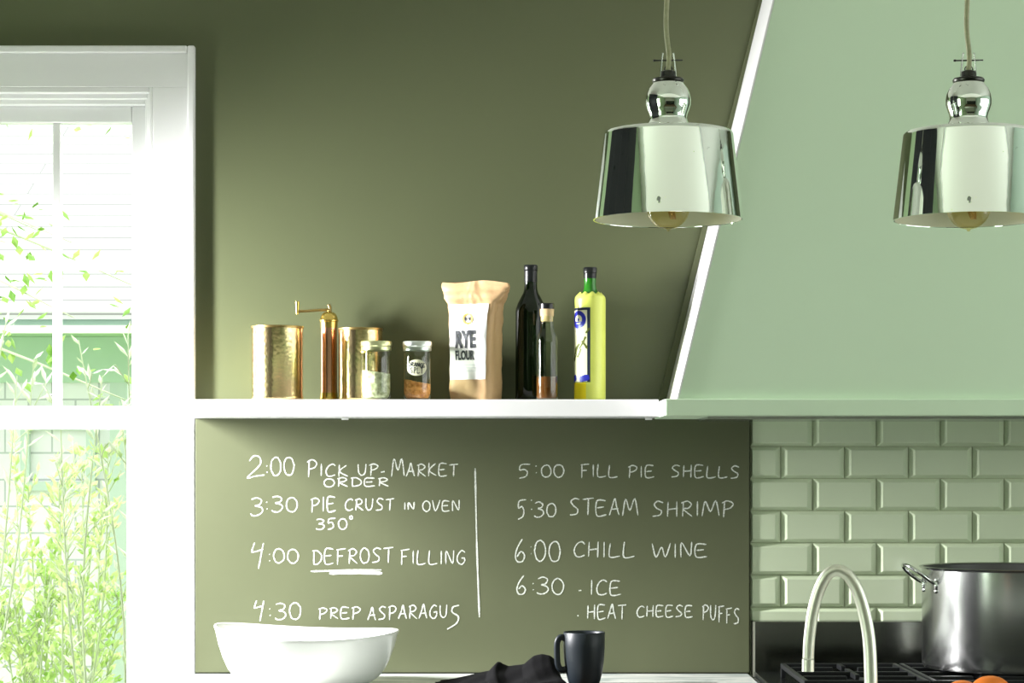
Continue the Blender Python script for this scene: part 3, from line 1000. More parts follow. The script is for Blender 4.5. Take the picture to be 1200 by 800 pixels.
# ------------------------------------------------------------------ pendant lamps
PD = 1.95
sP = scale_at(PD)
def pendant(cxpx, label):
    xw = (cxpx - 600) / sP
    zrim = CAM_Z - (257.5 - 545) / sP
    t = thing('pendant_lamp', label, 'pendant lamp', (xw, -PD, zrim), group='mercury glass pendant lamps')
    k = 1 / sP
    H = 103.5 * k
    Rb, Rt = 88 * k, 75.5 * k
    # mirrored outside of the drum shade with its shoulder
    lin = lambda q: (Rb + (Rt - Rb) * q, H * q)
    out = [lin(0), lin(.015), lin(.04), lin(.3), lin(.6), lin(.9), lin(.95), lin(.965), (Rt - 1.2 * k, H - 1 * k), (Rt - 5 * k, H), (30 * k, H + 1.5 * k), (20 * k, H + 1.5 * k)]
    inn = [(20 * k, H - 0.8 * k), (Rt - 5 * k, H - 2.4 * k), (Rt - 2.6 * k, H - 5 * k), (Rb - 2.4 * k, 2.5 * k)]
    sh = obj('lamp_shade', lathe(out + [(20 * k, H - 0.4 * k), (Rt - 5 * k, H - 2.0 * k), (Rt - 2.0 * k, H - 5 * k), (Rb - 1.8 * k, 0)], 96, close=True), M_mercury, t, auto=50)
    bm = lathe([(20 * k, H - 1.0 * k), (Rt - 5.2 * k, H - 2.6 * k), (Rt - 2.8 * k, H - 5.5 * k), (Rb - 2.6 * k, 0.4 * k)], 96)
    obj('shade_lining', bm, M_lining, sh, sm=True)
    # blown glass neck: flare, waist, knob, shoulder
    prof = [(28.5, 1.8), (27.5, 4), (25, 7.5), (22.6, 12), (21.8, 16), (22.6, 20), (24.6, 25), (26.4, 31), (26.6, 37), (25.6, 43), (23, 49.5), (19.6, 54), (17.4, 57), (16.6, 58.5), (0, 58.5)]
    nk = lathe([(r * k, H + z * k) for r, z in prof], 64)
    obj('glass_neck', nk, M_mercury, t, sm=True)
    # collar, cap and shackle
    prof = [(0, 58), (18.2, 58), (18.6, 60), (17.6, 61.8), (13, 63), (8.4, 64), (8.0, 70), (5, 71.5), (0, 71.5)]
    cap = obj('metal_cap', lathe([(r * k, H + z * k) for r, z in prof], 40), M_dark, t, auto=35)
    for s in (-1, 1):
        pts = [(s * 9.0 * k, 0, H + 63.5 * k), (s * 8.6 * k, 0, H + 70 * k), (s * 7.0 * k, 0, H + 86 * k), (s * 6.0 * k, 0, H + 92 * k)]
        obj('shackle', tube(spline(pts, 4), 1.0 * k, 8), M_chrome, cap, sm=True)
    bm = tube([(-16 * k, 0, H + 83 * k), (17 * k, 0, H + 83.5 * k)], 0.9 * k, 10)
    add_lathe(bm, [(0, -1.5 * k), (1.6 * k, -1.0 * k), (1.6 * k, 1.0 * k), (0, 1.5 * k)], 12, cx=-16 * k, cz=H + 83 * k)
    obj('cross_pin', bm, M_dark, cap, sm=True)
    obj('wire_ring', tube([(0.3 * k + 4.6 * k * math.cos(a * PI / 8), 0.8 * k * math.sin(a * PI / 8), H + 73 * k + 4 * k * math.sin(a * PI / 8)) for a in range(17)], 0.7 * k, 8), M_dark, cap, sm=True)
    ctop = CEIL - zrim - 0.03
    cpts = spline([(0.0, 0, H + 71 * k), (0.8 * k, 0, H + 90 * k), (-2.4 * k, 0, H + 125 * k), (-0.5 * k, 0, H + 180 * k), (0, 0, H + 260 * k), (0, 0, ctop)], 8)
    obj('cord', tube(cpts, 3.0 * k, 12), M_cordm, t, sm=True)
    obj('ceiling_canopy', lathe([(0, 0.03), (0.06, 0.03), (0.058, 0.012), (0.03, 0.0), (0, 0)], 40, cz=ctop), M_chrome, t, auto=35)
    # socket and filament bulb
    so = obj('lamp_socket', lathe([(0, H - 3 * k), (12 * k, H - 3 * k), (12 * k, 56 * k), (10 * k, 48 * k), (0, 48 * k)], 32), M_dark, t, auto=35)
    rb = 25.5 * k
    zc = 14.0 * k
    prof = [(0, zc - rb - 2.2 * k), (1.6 * k, zc - rb - 1.9 * k), (2.4 * k, zc - rb + 0.3 * k)]
    for i in range(1, 15):
        a = -80 + i * 10.5
        prof.append((rb * math.cos(R(a)), zc + rb * math.sin(R(a))))
    prof += [(11 * k, zc + 28 * k), (11 * k, 48 * k)]
    bl = obj('light_bulb', lathe(prof, 40), G_amber, t, sm=True)
    fp = []
    for i in range(0, 40):
        a = i * PI / 5
        fp.append((9 * k * math.cos(a) * (0.6 + 0.4 * math.cos(i * .7)), 9 * k * math.sin(a), zc - 13 * k + 20 * k * abs(math.sin(i * PI / 10))))
    obj('filament', tube(spline(fp, 3), 0.55 * k, 6), M_filament, bl, sm=True)
    return t
pendant(783, 'left mirrored pendant lamp hanging in front of the slanted hood edge')
pendant(1135, 'right mirrored pendant lamp hanging wholly in front of the hood')

# ------------------------------------------------------------------ things on the shelf
def shelf_at(px_, d):
    return ((px_ - 600) / scale_at(d), -d, SH_Z)

def canister(px_, d, r, h, label):
    t = thing('brass_canister', label, 'canister', shelf_at(px_, d), group='hammered brass canisters')
    prof = [(0, 0), (r * .97, 0), (r, .003), (r, .009), (r * .985, .011), (r * .985, h - .005), (r * .985, h - .004), (r * .96, h - .010), (r * .96, .004), (0, .004)]
    obj('canister_body', lathe(prof, 72), M_hammer, t, auto=40)
    prof = [(r * .985, h - .006), (r * 1.006, h - .0055), (r * 1.012, h - .003), (r * 1.006, h - .0005), (r * .99, h), (r * .965, h - .001), (r * .955, h - .009), (0, h - .010)]
    obj('canister_rim', lathe(prof, 72), M_darkbrass, t, auto=40)
    return t
canister(325, 0.115, 0.0617, 0.176, 'larger hammered brass canister at the left end of the shelf')
canister(422.5, 0.088, 0.0530, 0.173, 'narrower brass canister standing behind the green herb jar')

t = thing('pepper_mill', 'slim copper pepper mill with a brass crank arm', 'pepper mill', shelf_at(385.5, 0.052))
k = 1 / scale_at(0.052)
prof = [(0, 0), (12 * k, 0), (12.2 * k, 1.5 * k), (11 * k, 3.2 * k), (10.4 * k, 6 * k), (10.2 * k, 10 * k), (0, 10 * k)]
obj('brass_foot', lathe(prof, 40), M_brass, t, auto=40)
obj('mill_body', lathe([(0, 9 * k), (10 * k, 9 * k), (9.7 * k, 12 * k), (9.7 * k, 92 * k), (0, 92 * k)], 40), M_copper, t, auto=40)
prof = [(0, 86 * k), (10.1 * k, 86 * k), (10.2 * k, 93 * k), (11.3 * k, 93.6 * k), (11.4 * k, 95 * k), (10.4 * k, 96 * k), (9.9 * k, 99 * k), (8 * k, 102.6 * k), (5 * k, 104.5 * k), (2.2 * k, 105.2 * k), (2.0 * k, 106.5 * k), (0, 106.5 * k)]
obj('brass_dome', lathe(prof, 40), M_brass, t, auto=40)
cr = obj('crank_arm', add_tube(tube([(1 * k, 0, 107.6 * k), (-12 * k, 0, 107.0 * k), (-22 * k, 0, 106.2 * k), (-36 * k, 0, 105.4 * k)], 2.1 * k, 8, flat=.8), [(1.2 * k, 0, 105 * k), (1.2 * k, 0, 110 * k), (-0.2 * k, 0, 113.5 * k)], 2.0 * k, 10), M_darkbrass, t, auto=40)
obj('crank_handle', lathe([(0, 102 * k), (1.7 * k, 102 * k), (2.0 * k, 106 * k), (2.3 * k, 112 * k), (2.7 * k, 116.5 * k), (2.0 * k, 117 * k), (0, 117 * k)], 16, cx=-37 * k), M_brass, cr, auto=40)

def jar(px_, d, rpx, label, lidm, fillm, left_h, right_h, group):
    t = thing('glass_jar', label, 'jar', shelf_at(px_, d), group=group)
    k = 1 / scale_at(d)
    r = rpx * k
    prof = [(0, .001), (r * .78, .0), (r * .90, .004), (r * .97, .011), (r, .020), (r, 48 * k), (r * .985, 54 * k), (r * .95, 57 * k), (r * .95, 62 * k)]
    gl = obj('jar_glass', lathe(prof, 56), G_clear, t, sm=True)
    prof = [(r * .93, 57.5 * k), (r * 1.0, 57.8 * k), (r * 1.02, 60 * k), (r * 1.0, 62.2 * k), (r * 1.04, 63.0 * k), (r * 1.04, 67.5 * k), (r * 1.0, 68.6 * k), (0, 68.8 * k)]
    obj('jar_lid', lathe(prof, 56), lidm, t, auto=35)
    # contents with an uneven, tilted top
    rn = random.Random(int(px_))
    ri = r * .93
    def f(rr_, z, a):
        if z > .5:
            q = rr_ * math.cos(a) / ri
            return rr_, left_h * (1 - q) / 2 + right_h * (1 + q) / 2 + rn.uniform(-.0015, .0015)
        return rr_, z
    bm = lathe([(0, .004), (r * .72, .004), (r * .84, .008), (ri * .98, .016), (ri, .022), (ri, 1), (ri * .8, 1), (ri * .5, 1), (ri * .2, 1)], 40, f=f)
    bm.faces.new([v for v in bm.verts][-40:])
    obj('jar_contents', bm, fillm, t, sm=True)
    return t, r, k
jar(441, 0.172, 17.6, 'glass jar of dried green herbs with a greenish lid', M_lidg, M_herbs, 34 / 497, 30 / 497, 'glass jars')
t, r, k = jar(489, 0.155, 16.6, 'glass jar of orange lentils with an oval paper label', M_lidw, M_lentil, 24 / 497, 18 / 497, 'glass jars')
def map_jar(x, y, off=0.0008):                          # x, y in photo pixels from the label centre
    a = x * k / r
    rr_ = r + off
    return Vector((rr_ * math.sin(a), -rr_ * math.cos(a), 37.5 * k - y * k))
bm = bmesh.new()
rings = []
for q in (0, .35, .7, 1.0):
    rings.append([bm.verts.new(map_jar(12.0 * q * math.cos(2 * PI * i / 32), 9.5 * q * math.sin(2 * PI * i / 32))) for i in range(32)] if q else [bm.verts.new(map_jar(0, 0))])
for i in range(32):
    j = (i + 1) % 32
    bm.faces.new((rings[0][0], rings[1][i], rings[1][j]))
    for a, b in ((1, 2), (2, 3)):
        bm.faces.new((rings[a][i], rings[b][i], rings[b][j], rings[a][j]))
lb = obj('paper_label', bm, M_creamp, t, sm=True)
bm = bmesh.new()
rnd = random.Random(9)
mj = lambda x, y: map_jar(x, y, 0.0014)
write(bm, 'ORANGE', -9.8, 10.0, -6.2, -1.6, 0.52, mj, rnd, 1.6, .14)
write(bm, 'SPLT', -7.5, 7.5, 0.2, 7.2, 0.48, mj, rnd, -.5, .25)
obj('label_writing', bm, M_ink, lb)

# --- paper flour bag
FB_D = 0.112
t = thing('flour_bag', 'brown paper bag of rye flour with a white front label', 'flour bag', shelf_at(557.5, FB_D), rotz=R(-22))
k = 1 / scale_at(FB_D)
HB_ = 139 * k
def bag_dims(z):
    q = z / HB_
    pts = [(0, .0535, .0430), (.05, .0550, .0455), (.30, .0540, .0460), (.55, .0545, .0470), (.70, .0570, .0440), (.80, .0620, .0360), (.88, .0770, .0220), (.94, .0850, .0120), (1.0, .0870, .0065)]
    for (a, w0, d0), (b, w1, d1) in zip(pts[:-1], pts[1:]):
        if q <= b:
            u = (q - a) / (b - a)
            u = u * u * (3 - 2 * u)
            return w0 + (w1 - w0) * u, d0 + (d1 - d0) * u
    return pts[-1][1:]
def crease(x, y, z):
    q = z / HB_
    v = Vector((x * 26 + 3, y * 26, z * 17 + x * 22))
    n1 = mnoise.noise(v)
    n2 = 1 - abs(mnoise.noise(Vector((x * 45 + z * 30, y * 45, z * 34 - x * 30 + 9))) * 2)
    return .0022 * n1 * (.4 + q) + .0016 * n2 * (.3 + q)
def bag_pt(a, z, off=0.0):
    w, d = bag_dims(z)
    n = 5.5
    ca, sa = math.cos(a), math.sin(a)
    rad = 1 / ((abs(ca / (w + off)) ** n + abs(sa / (d + off)) ** n) ** (1 / n))
    x, y = rad * ca, rad * sa
    q = z / HB_
    # creases: sunken gusset on both narrow sides, puckers near the fold
    g = math.exp(-((y / max(d, .004)) / .25) ** 2) * max(0, min(1, (q - .15) / .5))
    if abs(ca) > .6:
        x *= 1 - .16 * g
    wr = .0016 * math.sin(x * 150 + z * 60) * max(0, q - .55) + .0010 * math.sin(z * 130 + x * 40)
    y += wr * (1 if y > 0 else -1)
    cz_ = crease(x, y, z)
    x += cz_ * ca
    y += cz_ * sa
    zz = z + (.0035 * math.sin(x * 38 + .6) - .003 * x / .08 if q > .9 else 0) * min(1, max(0, q - .9) / .08)
    return Vector((x, y, zz))
def front_pt(x, z, off):
    """point of the bag's front face above local x"""
    w, d = bag_dims(z)
    y = -d * (1 - min(abs(x / w), .999) ** 5.5) ** (1 / 5.5)
    y -= .0010 * math.sin(z * 130 + x * 40) + .0016 * math.sin(x * 150 + z * 60) * max(0, z / HB_ - .55)
    a = math.atan2(y, x)
    y += crease(x, y, z) * math.sin(a)
    return Vector((x, y - off - .0008, z))
bm = bmesh.new()
NS, NZ = 96, 60
rings = []
for iz in range(NZ + 1):
    z = HB_ * iz / NZ
    rings.append([bm.verts.new(bag_pt(2 * PI * i / NS, z)) for i in range(NS)])
for A, B in zip(rings[:-1], rings[1:]):
    for i in range(NS):
        j = (i + 1) % NS
        bm.faces.new((A[i], A[j], B[j], B[i]))
bm.faces.new(rings[0][::-1])
bm.faces.new(rings[-1])
obj('paper_bag', bm, M_kraft, t, auto=50)
bm = bmesh.new()
LX0, LX1, LZ0, LZ1 = -.0485, .0440, 24 * k, 112 * k
NLX, NLZ = 60, 90
g = [[bm.verts.new(front_pt(LX0 + (LX1 - LX0) * i / NLX + .004 * (j / NLZ) * (1 if i > NLX / 2 else -.3), LZ0 + (LZ1 - LZ0) * j / NLZ, .0012)) for i in range(NLX + 1)] for j in range(NLZ + 1)]
for j in range(NLZ):
    for i in range(NLX):
        bm.faces.new((g[j][i], g[j][i + 1], g[j + 1][i + 1], g[j + 1][i]))
lab = obj('paper_label', bm, M_label, t, sm=True)

def text_mesh(name, text, x0, x1, z0, z1, mapf, m, parent, bold=0.03):
    cu = bpy.data.curves.new('lettering', 'FONT')
    cu.body = text
    cu.offset = bold
    cu.resolution_u = 3
    to = bpy.data.objects.new('lettering', cu)
    COL.objects.link(to)
    dg = bpy.context.evaluated_depsgraph_get()
    dg.update()
    me = bpy.data.meshes.new_from_object(to.evaluated_get(dg))
    bpy.data.objects.remove(to)
    bpy.data.curves.remove(cu)
    tb = bmesh.new()                                   # finer faces, so the letters follow the creased paper
    tb.from_mesh(me)
    bmesh.ops.triangulate(tb, faces=tb.faces[:])
    for _ in range(3):
        bmesh.ops.subdivide_edges(tb, edges=[e for e in tb.edges if e.calc_length() > .08], cuts=1)
        bmesh.ops.triangulate(tb, faces=tb.faces[:])
    tb.to_mesh(me)
    tb.free()
    xs = [v.co.x for v in me.vertices]
    ys = [v.co.y for v in me.vertices]
    ax, bx_, ay, by = min(xs), max(xs), min(ys), max(ys)
    for v in me.vertices:
        u = (v.co.x - ax) / (bx_ - ax)
        w = (v.co.y - ay) / (by - ay)
        v.co = mapf(x0 + (x1 - x0) * u, z0 + (z1 - z0) * w)
    me.name = name
    me.materials.clear()
    me.materials.append(m)
    o = bpy.data.objects.new(name, me)
    return link(o, parent)
fm = lambda x, z: front_pt(x, z, .0026)
text_mesh('label_lettering', 'RYE', -.031, .021, 60.5 * k, 81 * k, fm, M_ink, lab, .045)
text_mesh('label_lettering', 'FLOUR', -.031, .018, 46.5 * k, 58 * k, fm, M_ink, lab, .045)
def disc(cx, cz, r0, r1, mapf, n=28, a0=0, a1=360):
    bm = bmesh.new()
    A = [bm.verts.new(mapf(cx + r0 * math.cos(R(a0 + (a1 - a0) * i / n)), cz + r0 * math.sin(R(a0 + (a1 - a0) * i / n)))) for i in range(n + 1)]
    B = [bm.verts.new(mapf(cx + r1 * math.cos(R(a0 + (a1 - a0) * i / n)), cz + r1 * math.sin(R(a0 + (a1 - a0) * i / n)))) for i in range(n + 1)]
    for i in range(n):
        bm.faces.new((A[i], A[i + 1], B[i + 1], B[i]))
    return bm
lcx, lcz = -.0005, 94.5 * k
obj('label_emblem', disc(lcx, lcz, 0.0088, .0132, fm), M_gold, lab)
rnd = random.Random(12)
for pts_, w_ in (([(-.0062, .0035), (-.0050, -.0005), (-.0062, -.0040)], .0021), ([(.0026, .0042), (.0042, .0008), (.0058, -.0042)], .0024)):
    bm = bmesh.new()
    ribbon(bm, [(lcx + p[0], lcz + p[1]) for p in pts_], w_, fm, rnd, .1)
    obj('emblem_detail', bm, M_ink, lab)
bm = bmesh.new()
rnd = random.Random(2)
for zz in (41, 37.5, 34):
    ribbon(bm, [(-.034, zz * k), (.026, zz * k)], .0005, fm, rnd)
obj('small_print', bm, M_greyink, lab)

# --- dark oil bottle
d = 0.082
k = 1 / scale_at(d)
t = thing('oil_bottle', 'tall dark green glass bottle behind the small vinegar bottle', 'bottle', shelf_at(622, d))
prof = [(0, .0), (15, 0), (17.4, 1), (18, 3), (18, 104), (17.6, 108), (15.5, 114), (12, 121), (9, 126.5), (7.7, 131), (7.4, 137), (7.2, 150), (0, 150)]
obj('bottle_glass', lathe([(r_ * k, z * k) for r_, z in prof], 56), M_dkglass, t, auto=40)
obj('bottle_cap', lathe([(r_ * k, z * k) for r_, z in [(0, 139), (7.5, 139), (7.7, 141), (7.6, 152), (8.1, 152.6), (8.1, 158.5), (7.5, 159.3), (0, 159.5)]], 32), M_blackcap, t, auto=40)

# --- small vinegar bottle
d = 0.168
k = 1 / scale_at(d)
t = thing('vinegar_bottle', 'small clear bottle part filled with brown vinegar', 'bottle', shelf_at(641, d))
prof = [(0, .6), (10.5, 0), (12.4, 1), (12.9, 3), (13, 20), (12.6, 45), (13.0, 66), (12.8, 72), (11.5, 76.5), (9.4, 80), (8.3, 84), (7.9, 90), (7.7, 98)]
gl = obj('bottle_glass', lathe([(r_ * k, z * k) for r_, z in prof], 48), G_bottle, t, sm=True)
obj('bottle_contents', lathe([(r_ * k, z * k) for r_, z in [(0, 1.8), (11, 1.6), (12.0, 3.5), (12.2, 20), (12.1, 27), (0, 27.2)]], 40), M_vinegar, t, auto=40)
obj('cork_collar', lathe([(r_ * k, z * k) for r_, z in [(0, 92), (7.2, 92), (7.2, 98), (8.0, 98.2), (8.2, 106.5), (0, 106.5)]], 32), M_cork, t, auto=40)
obj('bottle_cap', lathe([(r_ * k, z * k) for r_, z in [(0, 106.3), (8.6, 106.4), (8.8, 108), (8.6, 112.4), (7.6, 113.2), (0, 113.4)]], 32), M_blackcap, t, auto=40)

# --- yellow wrapped olive oil bottle
d = 0.118
k = 1 / scale_at(d)
t = thing('oil_bottle', 'olive oil bottle in yellow green wrap with a blue bordered label', 'bottle', shelf_at(691.5, d))
rB = 18.3 * k
prof = [(0, 0), (16, 0), (17.8, 1), (18.3, 3), (18.3, 118), (17.8, 121), (16.4, 123), (13, 124.6)]
def scal(r_, z, a):
    if z > 123.5 * k:
        return r_ - .6 * k, z + 2.6 * k * (0.5 + 0.5 * math.cos(a * 9))
    return r_, z
obj('yellow_wrap', lathe([(r_ * k, z * k) for r_, z in prof] , 72, f=scal), M_foil, t, auto=60)
prof = [(0, 100), (15.2, 100), (16.2, 114), (15.4, 119), (12.5, 124), (9, 127.5), (7.3, 131), (7.0, 136), (6.9, 145), (0, 145)]
obj('bottle_glass', lathe([(r_ * k, z * k) for r_, z in prof], 48), M_grglass, t, auto=40)
obj('bottle_cap', lathe([(r_ * k, z * k) for r_, z in [(0, 143), (7.3, 143), (7.5, 145), (7.4, 149), (8.0, 149.6), (8.0, 155), (7.2, 156), (0, 156.2)]], 32), M_blackcap, t, auto=40)
def map_yb(x, z, off):                                   # x = arc length round the bottle from its front, z up
    a = x / rB
    rr_ = rB + off
    return Vector((rr_ * math.sin(a), -rr_ * math.cos(a), z))
def patch(x0, x1, z0, z1, off, n=24):
    bm = bmesh.new()
    A = [bm.verts.new(map_yb(x0 + (x1 - x0) * i / n, z0, off)) for i in range(n + 1)]
    B = [bm.verts.new(map_yb(x0 + (x1 - x0) * i / n, z1, off)) for i in range(n + 1)]
    for i in range(n):
        bm.faces.new((A[i], A[i + 1], B[i + 1], B[i]))
    return bm
X1 = -0.4 * k
X0 = -2.05 * rB
zl0, zl1 = 21 * k, 108 * k
lab = obj('oil_label', patch(X0, X1, zl0, zl1, .0006), M_navyink, t, sm=True)
obj('label_field', patch(X0 + 4 * k, X1 - 3.6 * k, zl0 + .6 * k, zl1 - 3 * k, .0010), M_creamp, lab, sm=True)
obj('label_foot', patch(X0 + 2 * k, X1 - 5 * k, 1.5 * k, zl0 - .2 * k, .0006), M_yellowp, t, sm=True)
xc = (X0 + X1) / 2 + 3.2 * k
m10 = lambda x, z: map_yb(x, z, .0014)
obj('label_emblem', disc(xc, 94 * k, 5.6 * k, 10.5 * k, m10), M_blueink, lab, sm=True)
bm = disc(xc, 94 * k, .2 * k, 1.6 * k, m10)
rnd = random.Random(6)
ribbon(bm, [(xc - 5 * k, 91 * k), (xc + 5 * k, 91 * k)], .9 * k, m10, rnd)
obj('emblem_detail', bm, M_blueink, lab, sm=True)
for xx in (xc - 9 * k, xc + 8 * k):
    bm = bmesh.new()
    ribbon(bm, [(xx - 6 * k, 24 * k), (xx + 6 * k, 27 * k)], 3.6 * k, m10, rnd, .1)
    obj('label_scroll', bm, M_blueink, lab, sm=True)
bm = bmesh.new()
for (a, b, c, e_, w) in ((10, 74, 2, 60, 1.2), (2, 66, -6, 58, 1.6), (5, 69, 12, 60, 1.3), (-3, 62, -9, 46, 2.4), (4, 60, -1, 50, 1.3), (10, 78, 14, 84, .9)):
    ribbon(bm, [(xc + a * k, b * k), (xc + (a + c) / 2 * k + .6 * k, (b + e_) / 2 * k), (xc + c * k, e_ * k)], w * k, m10, rnd)
obj('olive_branch', bm, M_oliveink, lab, sm=True)

# ------------------------------------------------------------------ things on the counter
bd = 0.325
sB = scale_at(bd)
t = thing('serving_bowl', 'large white ceramic bowl with a wavy rim on the countertop', 'bowl', ((359.5 - 600) / sB, -bd, CZ))
k = 1 / sB
zr = CAM_Z - (738 - 545) / sB - CZ
def wavy(r_, z, a):
    q = max(0, z / zr)
    dz = (-.0070 * math.cos(a) ** 1 + .0075 * math.cos(2 * a)) * q ** 2
    return r_ * (1 + .03 * q * math.cos(2 * a)), z + dz
outp = [(0, .0), (56, 0), (66, 1.5), (76, 5.5), (84.5, 12), (91, 21), (96, 32), (100.5, 46), (103.5, 60), (105, zr * sB - 1.5), (104.3, zr * sB), (102.5, zr * sB - .4)]
inp = [(100, zr * sB - 4), (96, 50), (90, 34), (80, 20), (64, 10), (36, 5), (0, 4)]
obj('bowl_body', lathe([(r_ * k, z * k) for r_, z in outp + inp], 96, f=wavy), M_ceramic, t, sm=True)

t = obj('cutting_board', box(-.168, .168, -.115, .115, 0, .015), M_wood, None, loc=(0.297, -0.505, CZ), bevel=0.006, seg=3)
tag(t, 'dark wooden cutting board lying under the mug', 'cutting board')

md = 0.452
sM = scale_at(md)
k = 1 / sM
t = thing('coffee_mug', 'dark blue grey mug standing beside the black cloth', 'mug', ((684.5 - 600) / sM, -md, CZ + .015))
hm = 62.3
prof = [(0, 0), (15.5, 0), (17.2, .8), (19.2, 6), (21.6, 16), (23.4, 30), (24.2, 44), (24.4, hm - .8), (23.8, hm), (23.0, hm - .5), (22.6, hm - 4), (22.2, 40), (20, 14), (16, 5), (0, 4)]
obj('mug_body', lathe([(r_ * k, z * k) for r_, z in prof], 64), M_mug, t, sm=True)
pts = spline([(-23.2 * k, 0, 55 * k), (-28 * k, 0, 56.5 * k), (-32.2 * k, 0, 51 * k), (-32.6 * k, 0, 38 * k), (-31.4 * k, 0, 24 * k), (-27 * k, 0, 18.5 * k), (-21.6 * k, 0, 19.5 * k)], 8)
obj('mug_handle', tube(pts, 2.9 * k, 14, flat=1.25), M_mug, t, sm=True, rot=(0, 0, R(12)))

# black cloth: a crumpled sheet with folds
t = thing('kitchen_towel', 'crumpled black cloth lying left of the mug', 'towel', (0, 0, CZ))
prof = [(508, 799), (520, 797.5), (536, 794.5), (552, 791), (566, 788), (576, 786.5), (581, 781), (586, 776), (590, 779), (598, 782), (610, 781), (618, 780), (624, 775), (630, 770.5), (640, 769), (650, 771), (656, 776), (660, 786), (663, 797)]
def top_at(x):
    for (a, b), (c, e_) in zip(prof[:-1], prof[1:]):
        if x <= c:
            return b + (e_ - b) * (x - a) / (c - a)
    return prof[-1][1]
bm = bmesh.new()
TD0, TD1 = 0.27, 0.545
NXC, NYC = 100, 34
rows = []
for j in range(NYC + 1):
    v = j / NYC
    row = []
    for i in range(NXC + 1):
        u = i / NXC
        xp = 508 + 155 * u
        s0 = scale_at(0.36)
        X = (xp - 600) / s0
        ridge = 0.36 + .02 * math.sin(u * 5)
        Htop = max(.002, CAM_Z - (top_at(xp) - 545) / s0 - CZ)
        dd = TD0 + (TD1 - TD0) * v
        Xs = X + .012 * math.sin(v * 5 + u * 3)
        fall = math.exp(-((dd - ridge) / (.035 if dd < ridge else .11)) ** 2)
        edge = min(1, min(u, 1 - u) / .02, v / .06, (1 - v) / .06)
        fold = .006 * math.sin(u * 23 + v * 9) * math.sin(v * 11 + u * 4)
        h = Htop * (fall if dd < ridge else .25 + .75 * fall) + fold * min(1, Htop / .02) * (1 - fall)
        row.append(bm.verts.new((Xs, -dd, max(.0025, h * edge + .0025))))
    rows.append(row)
top_faces = []
for A, B in zip(rows[:-1], rows[1:]):
    for i in range(NXC):
        bm.faces.new((A[i], A[i + 1], B[i + 1], B[i]))
o = obj('cloth_sheet', bm, M_cloth, t, sm=True)
sl = o.modifiers.new('thickness', 'SOLIDIFY')
sl.thickness = 0.0018
sl.offset = 1

# ------------------------------------------------------------------ stock pot on the range
pd = 0.34
sS = scale_at(pd)
t = thing('stock_pot', 'large stainless stock pot standing on the range grates', 'pot', ((1183 - 600) / sS, -pd, 0.9525))
k = 1 / sS
rp = 101 * k
hp = CAM_Z - (663.5 - 545) / sS - 0.9525
prof = [(0, 0), (rp * .94, 0), (rp * .985, .003), (rp, .012), (rp, hp - .006), (rp + .006, hp - .002), (rp + .007, hp), (rp + .004, hp + .001), (rp - .001, hp - .002), (rp - .001, .009), (rp * .93, .003), (0, .003)]
obj('pot_body', lathe(prof, 96), M_steel, t, auto=40)
obj('pot_inside', lathe([(0, .005), (rp * .92, .005), (rp - .004, .012), (rp - .004, hp - .004), (rp - .0015, hp - .001)], 96), M_potin, t, sm=True)  # inside surface in a darker steel than the body
for a0, s in ((R(192), -1), (R(12), 1)):
    ax = Vector((math.cos(a0), math.sin(a0), 0))
    tx = Vector((-math.sin(a0), math.cos(a0), 0))
    zc = hp - .034
    B = ax * (rp + .004)
    pts = []
    for u, w, z in ((-.002, .036, 0), (.010, .039, .007), (.032, .037, .023), (.048, .022, .036), (.054, 0, .040), (.048, -.022, .036), (.032, -.037, .023), (.010, -.039, .007), (-.002, -.036, 0)):
        pts.append(B + ax * u + tx * w + Vector((0, 0, zc + z)))
    hd = obj('handle', tube(spline(pts, 6), .0042, 12), M_chrome, t, sm=True)
    for w in (-.036, .036):
        q = ax * rp + tx * w
        q = q.normalized() * (rp - .0008)
        nx = q.normalized()
        ty = Vector((-nx.y, nx.x, 0))
        bm = bmesh.new()
        for zz in (zc + .006, zc - .006, zc - .018):
            mtx = Matrix.Translation(q + Vector((0, 0, zz)))
            bmesh.ops.create_uvsphere(bm, u_segments=14, v_segments=8, radius=.0058 if zz != zc - .006 else .0045, matrix=mtx)
        add_tube(bm, [q + Vector((0, 0, zc + .010)), q + Vector((0, 0, zc - .022))], .005, 10)
        obj('handle_bracket', bm, M_chrome, hd, sm=True)

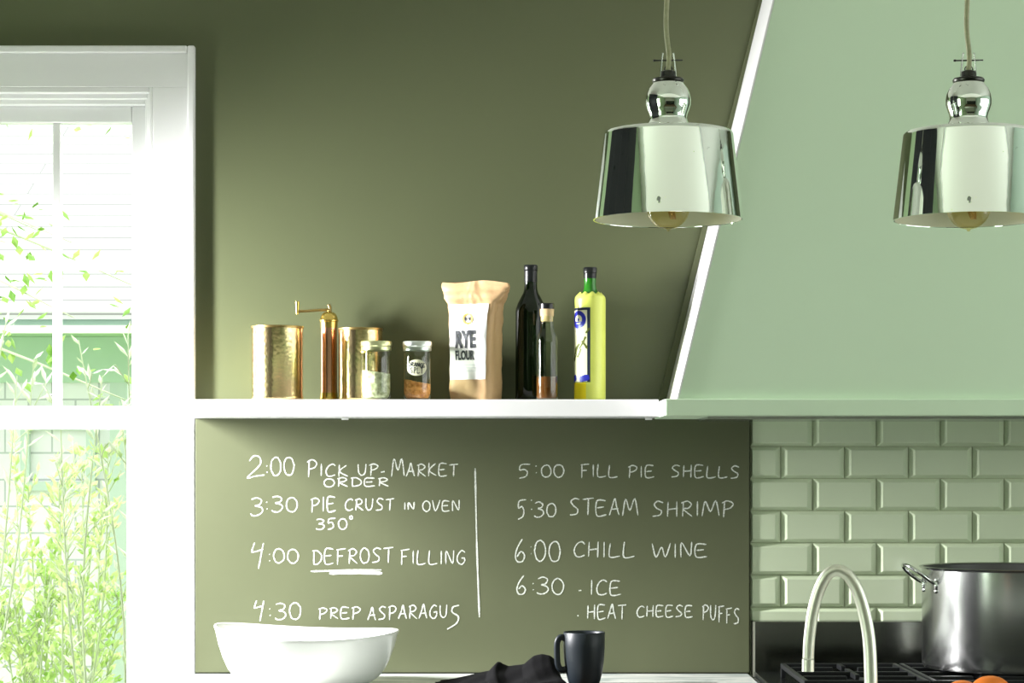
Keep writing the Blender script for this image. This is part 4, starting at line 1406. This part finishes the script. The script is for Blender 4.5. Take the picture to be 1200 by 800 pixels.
# ------------------------------------------------------------------ island tap and fruit
fd = 1.90
sF = scale_at(fd)
k = 1 / sF
bx0 = (1021 - 600) / sF
t = thing('gooseneck_tap', 'brushed nickel gooseneck tap in front of the range', 'tap', (bx0, -fd, 0.92))
def fp(x, y, dy=0):
    return ((x - 1021) * k, dy, CAM_Z - (y - 545) * k - 0.92)
raw = [(1021.5, 915), (1021.5, 850), (1021.3, 800), (1019.5, 752), (1014, 718), (1005.5, 691), (995, 674.5), (983, 668.5), (971.5, 674), (962, 692), (955, 718), (951, 750), (950, 774)]
pts = spline([fp(x, y, .03 * i / len(raw)) for i, (x, y) in enumerate(raw)], 6)
obj('tap_neck', tube(pts, lambda q: (7.9 - 1.2 * q) * k, 24), M_nickel, t, sm=True)
obj('tap_spout', tube([fp(950, 774, .03), fp(950, 775, .03), fp(949.9, 788.5, .03)], 7.2 * k, 24), M_nickel, t, auto=40)
obj('tap_base', lathe([(0, 0), (.026, 0), (.026, .008), (.020, .012), (.017, .05), (.0135, .056), (0, .056)], 32), M_nickel, t, auto=40)
obj('tap_lever', tube([(.014, 0, .035), (.05, -.01, .04), (.085, -.015, .06)], .0045, 10), M_nickel, t, sm=True)

t = thing('fruit_stand', 'white footed fruit dish on the island holding the mandarins', 'fruit dish', ((1148 - 600) / sF, -fd, 0.92))
prof = [(0, 0), (.055, 0), (.055, .006), (.03, .016), (.016, .04), (.016, .075), (.03, .088), (.075, .094), (.100, .110), (.102, .112), (.099, .113), (.074, .099), (.03, .095), (0, .0945)]
obj('dish_body', lathe(prof, 56), M_ceramic, t, sm=True)
def fruit(px_, ytop, r, d, label):
    s = scale_at(d)
    zt_ = CAM_Z - (ytop - 545) / s
    zb_ = 0.92 + .0945
    R_ = max(r, .02)
    t = thing('mandarin', label, 'mandarin', ((px_ - 600) / s, -d, zb_), group='mandarins in the fruit dish')
    hh = zt_ - zb_
    prof = [(0, .002)]
    for i in range(1, 24):
        a = -90 + i * 7.5
        prof.append((R_ * math.cos(R(a)), hh / 2 + (hh / 2) * math.sin(R(a)) * (1 if abs(a) < 70 else .985)))
    prof.append((0, hh - .0028))
    obj('peel', lathe(prof, 40), M_orange, t, sm=True)
    obj('stem_button', lathe([(0, hh - .0032), (.003, hh - .0028), (.0026, hh - .0012), (0, hh - .0008)], 12), M_oliveink, t, sm=True)
fruit(1161, 791, .0355, 1.90, 'bright orange mandarin nearest the right of the fruit dish')
fruit(1128, 796.5, .0300, 1.86, 'smaller orange mandarin at the left of the fruit dish')
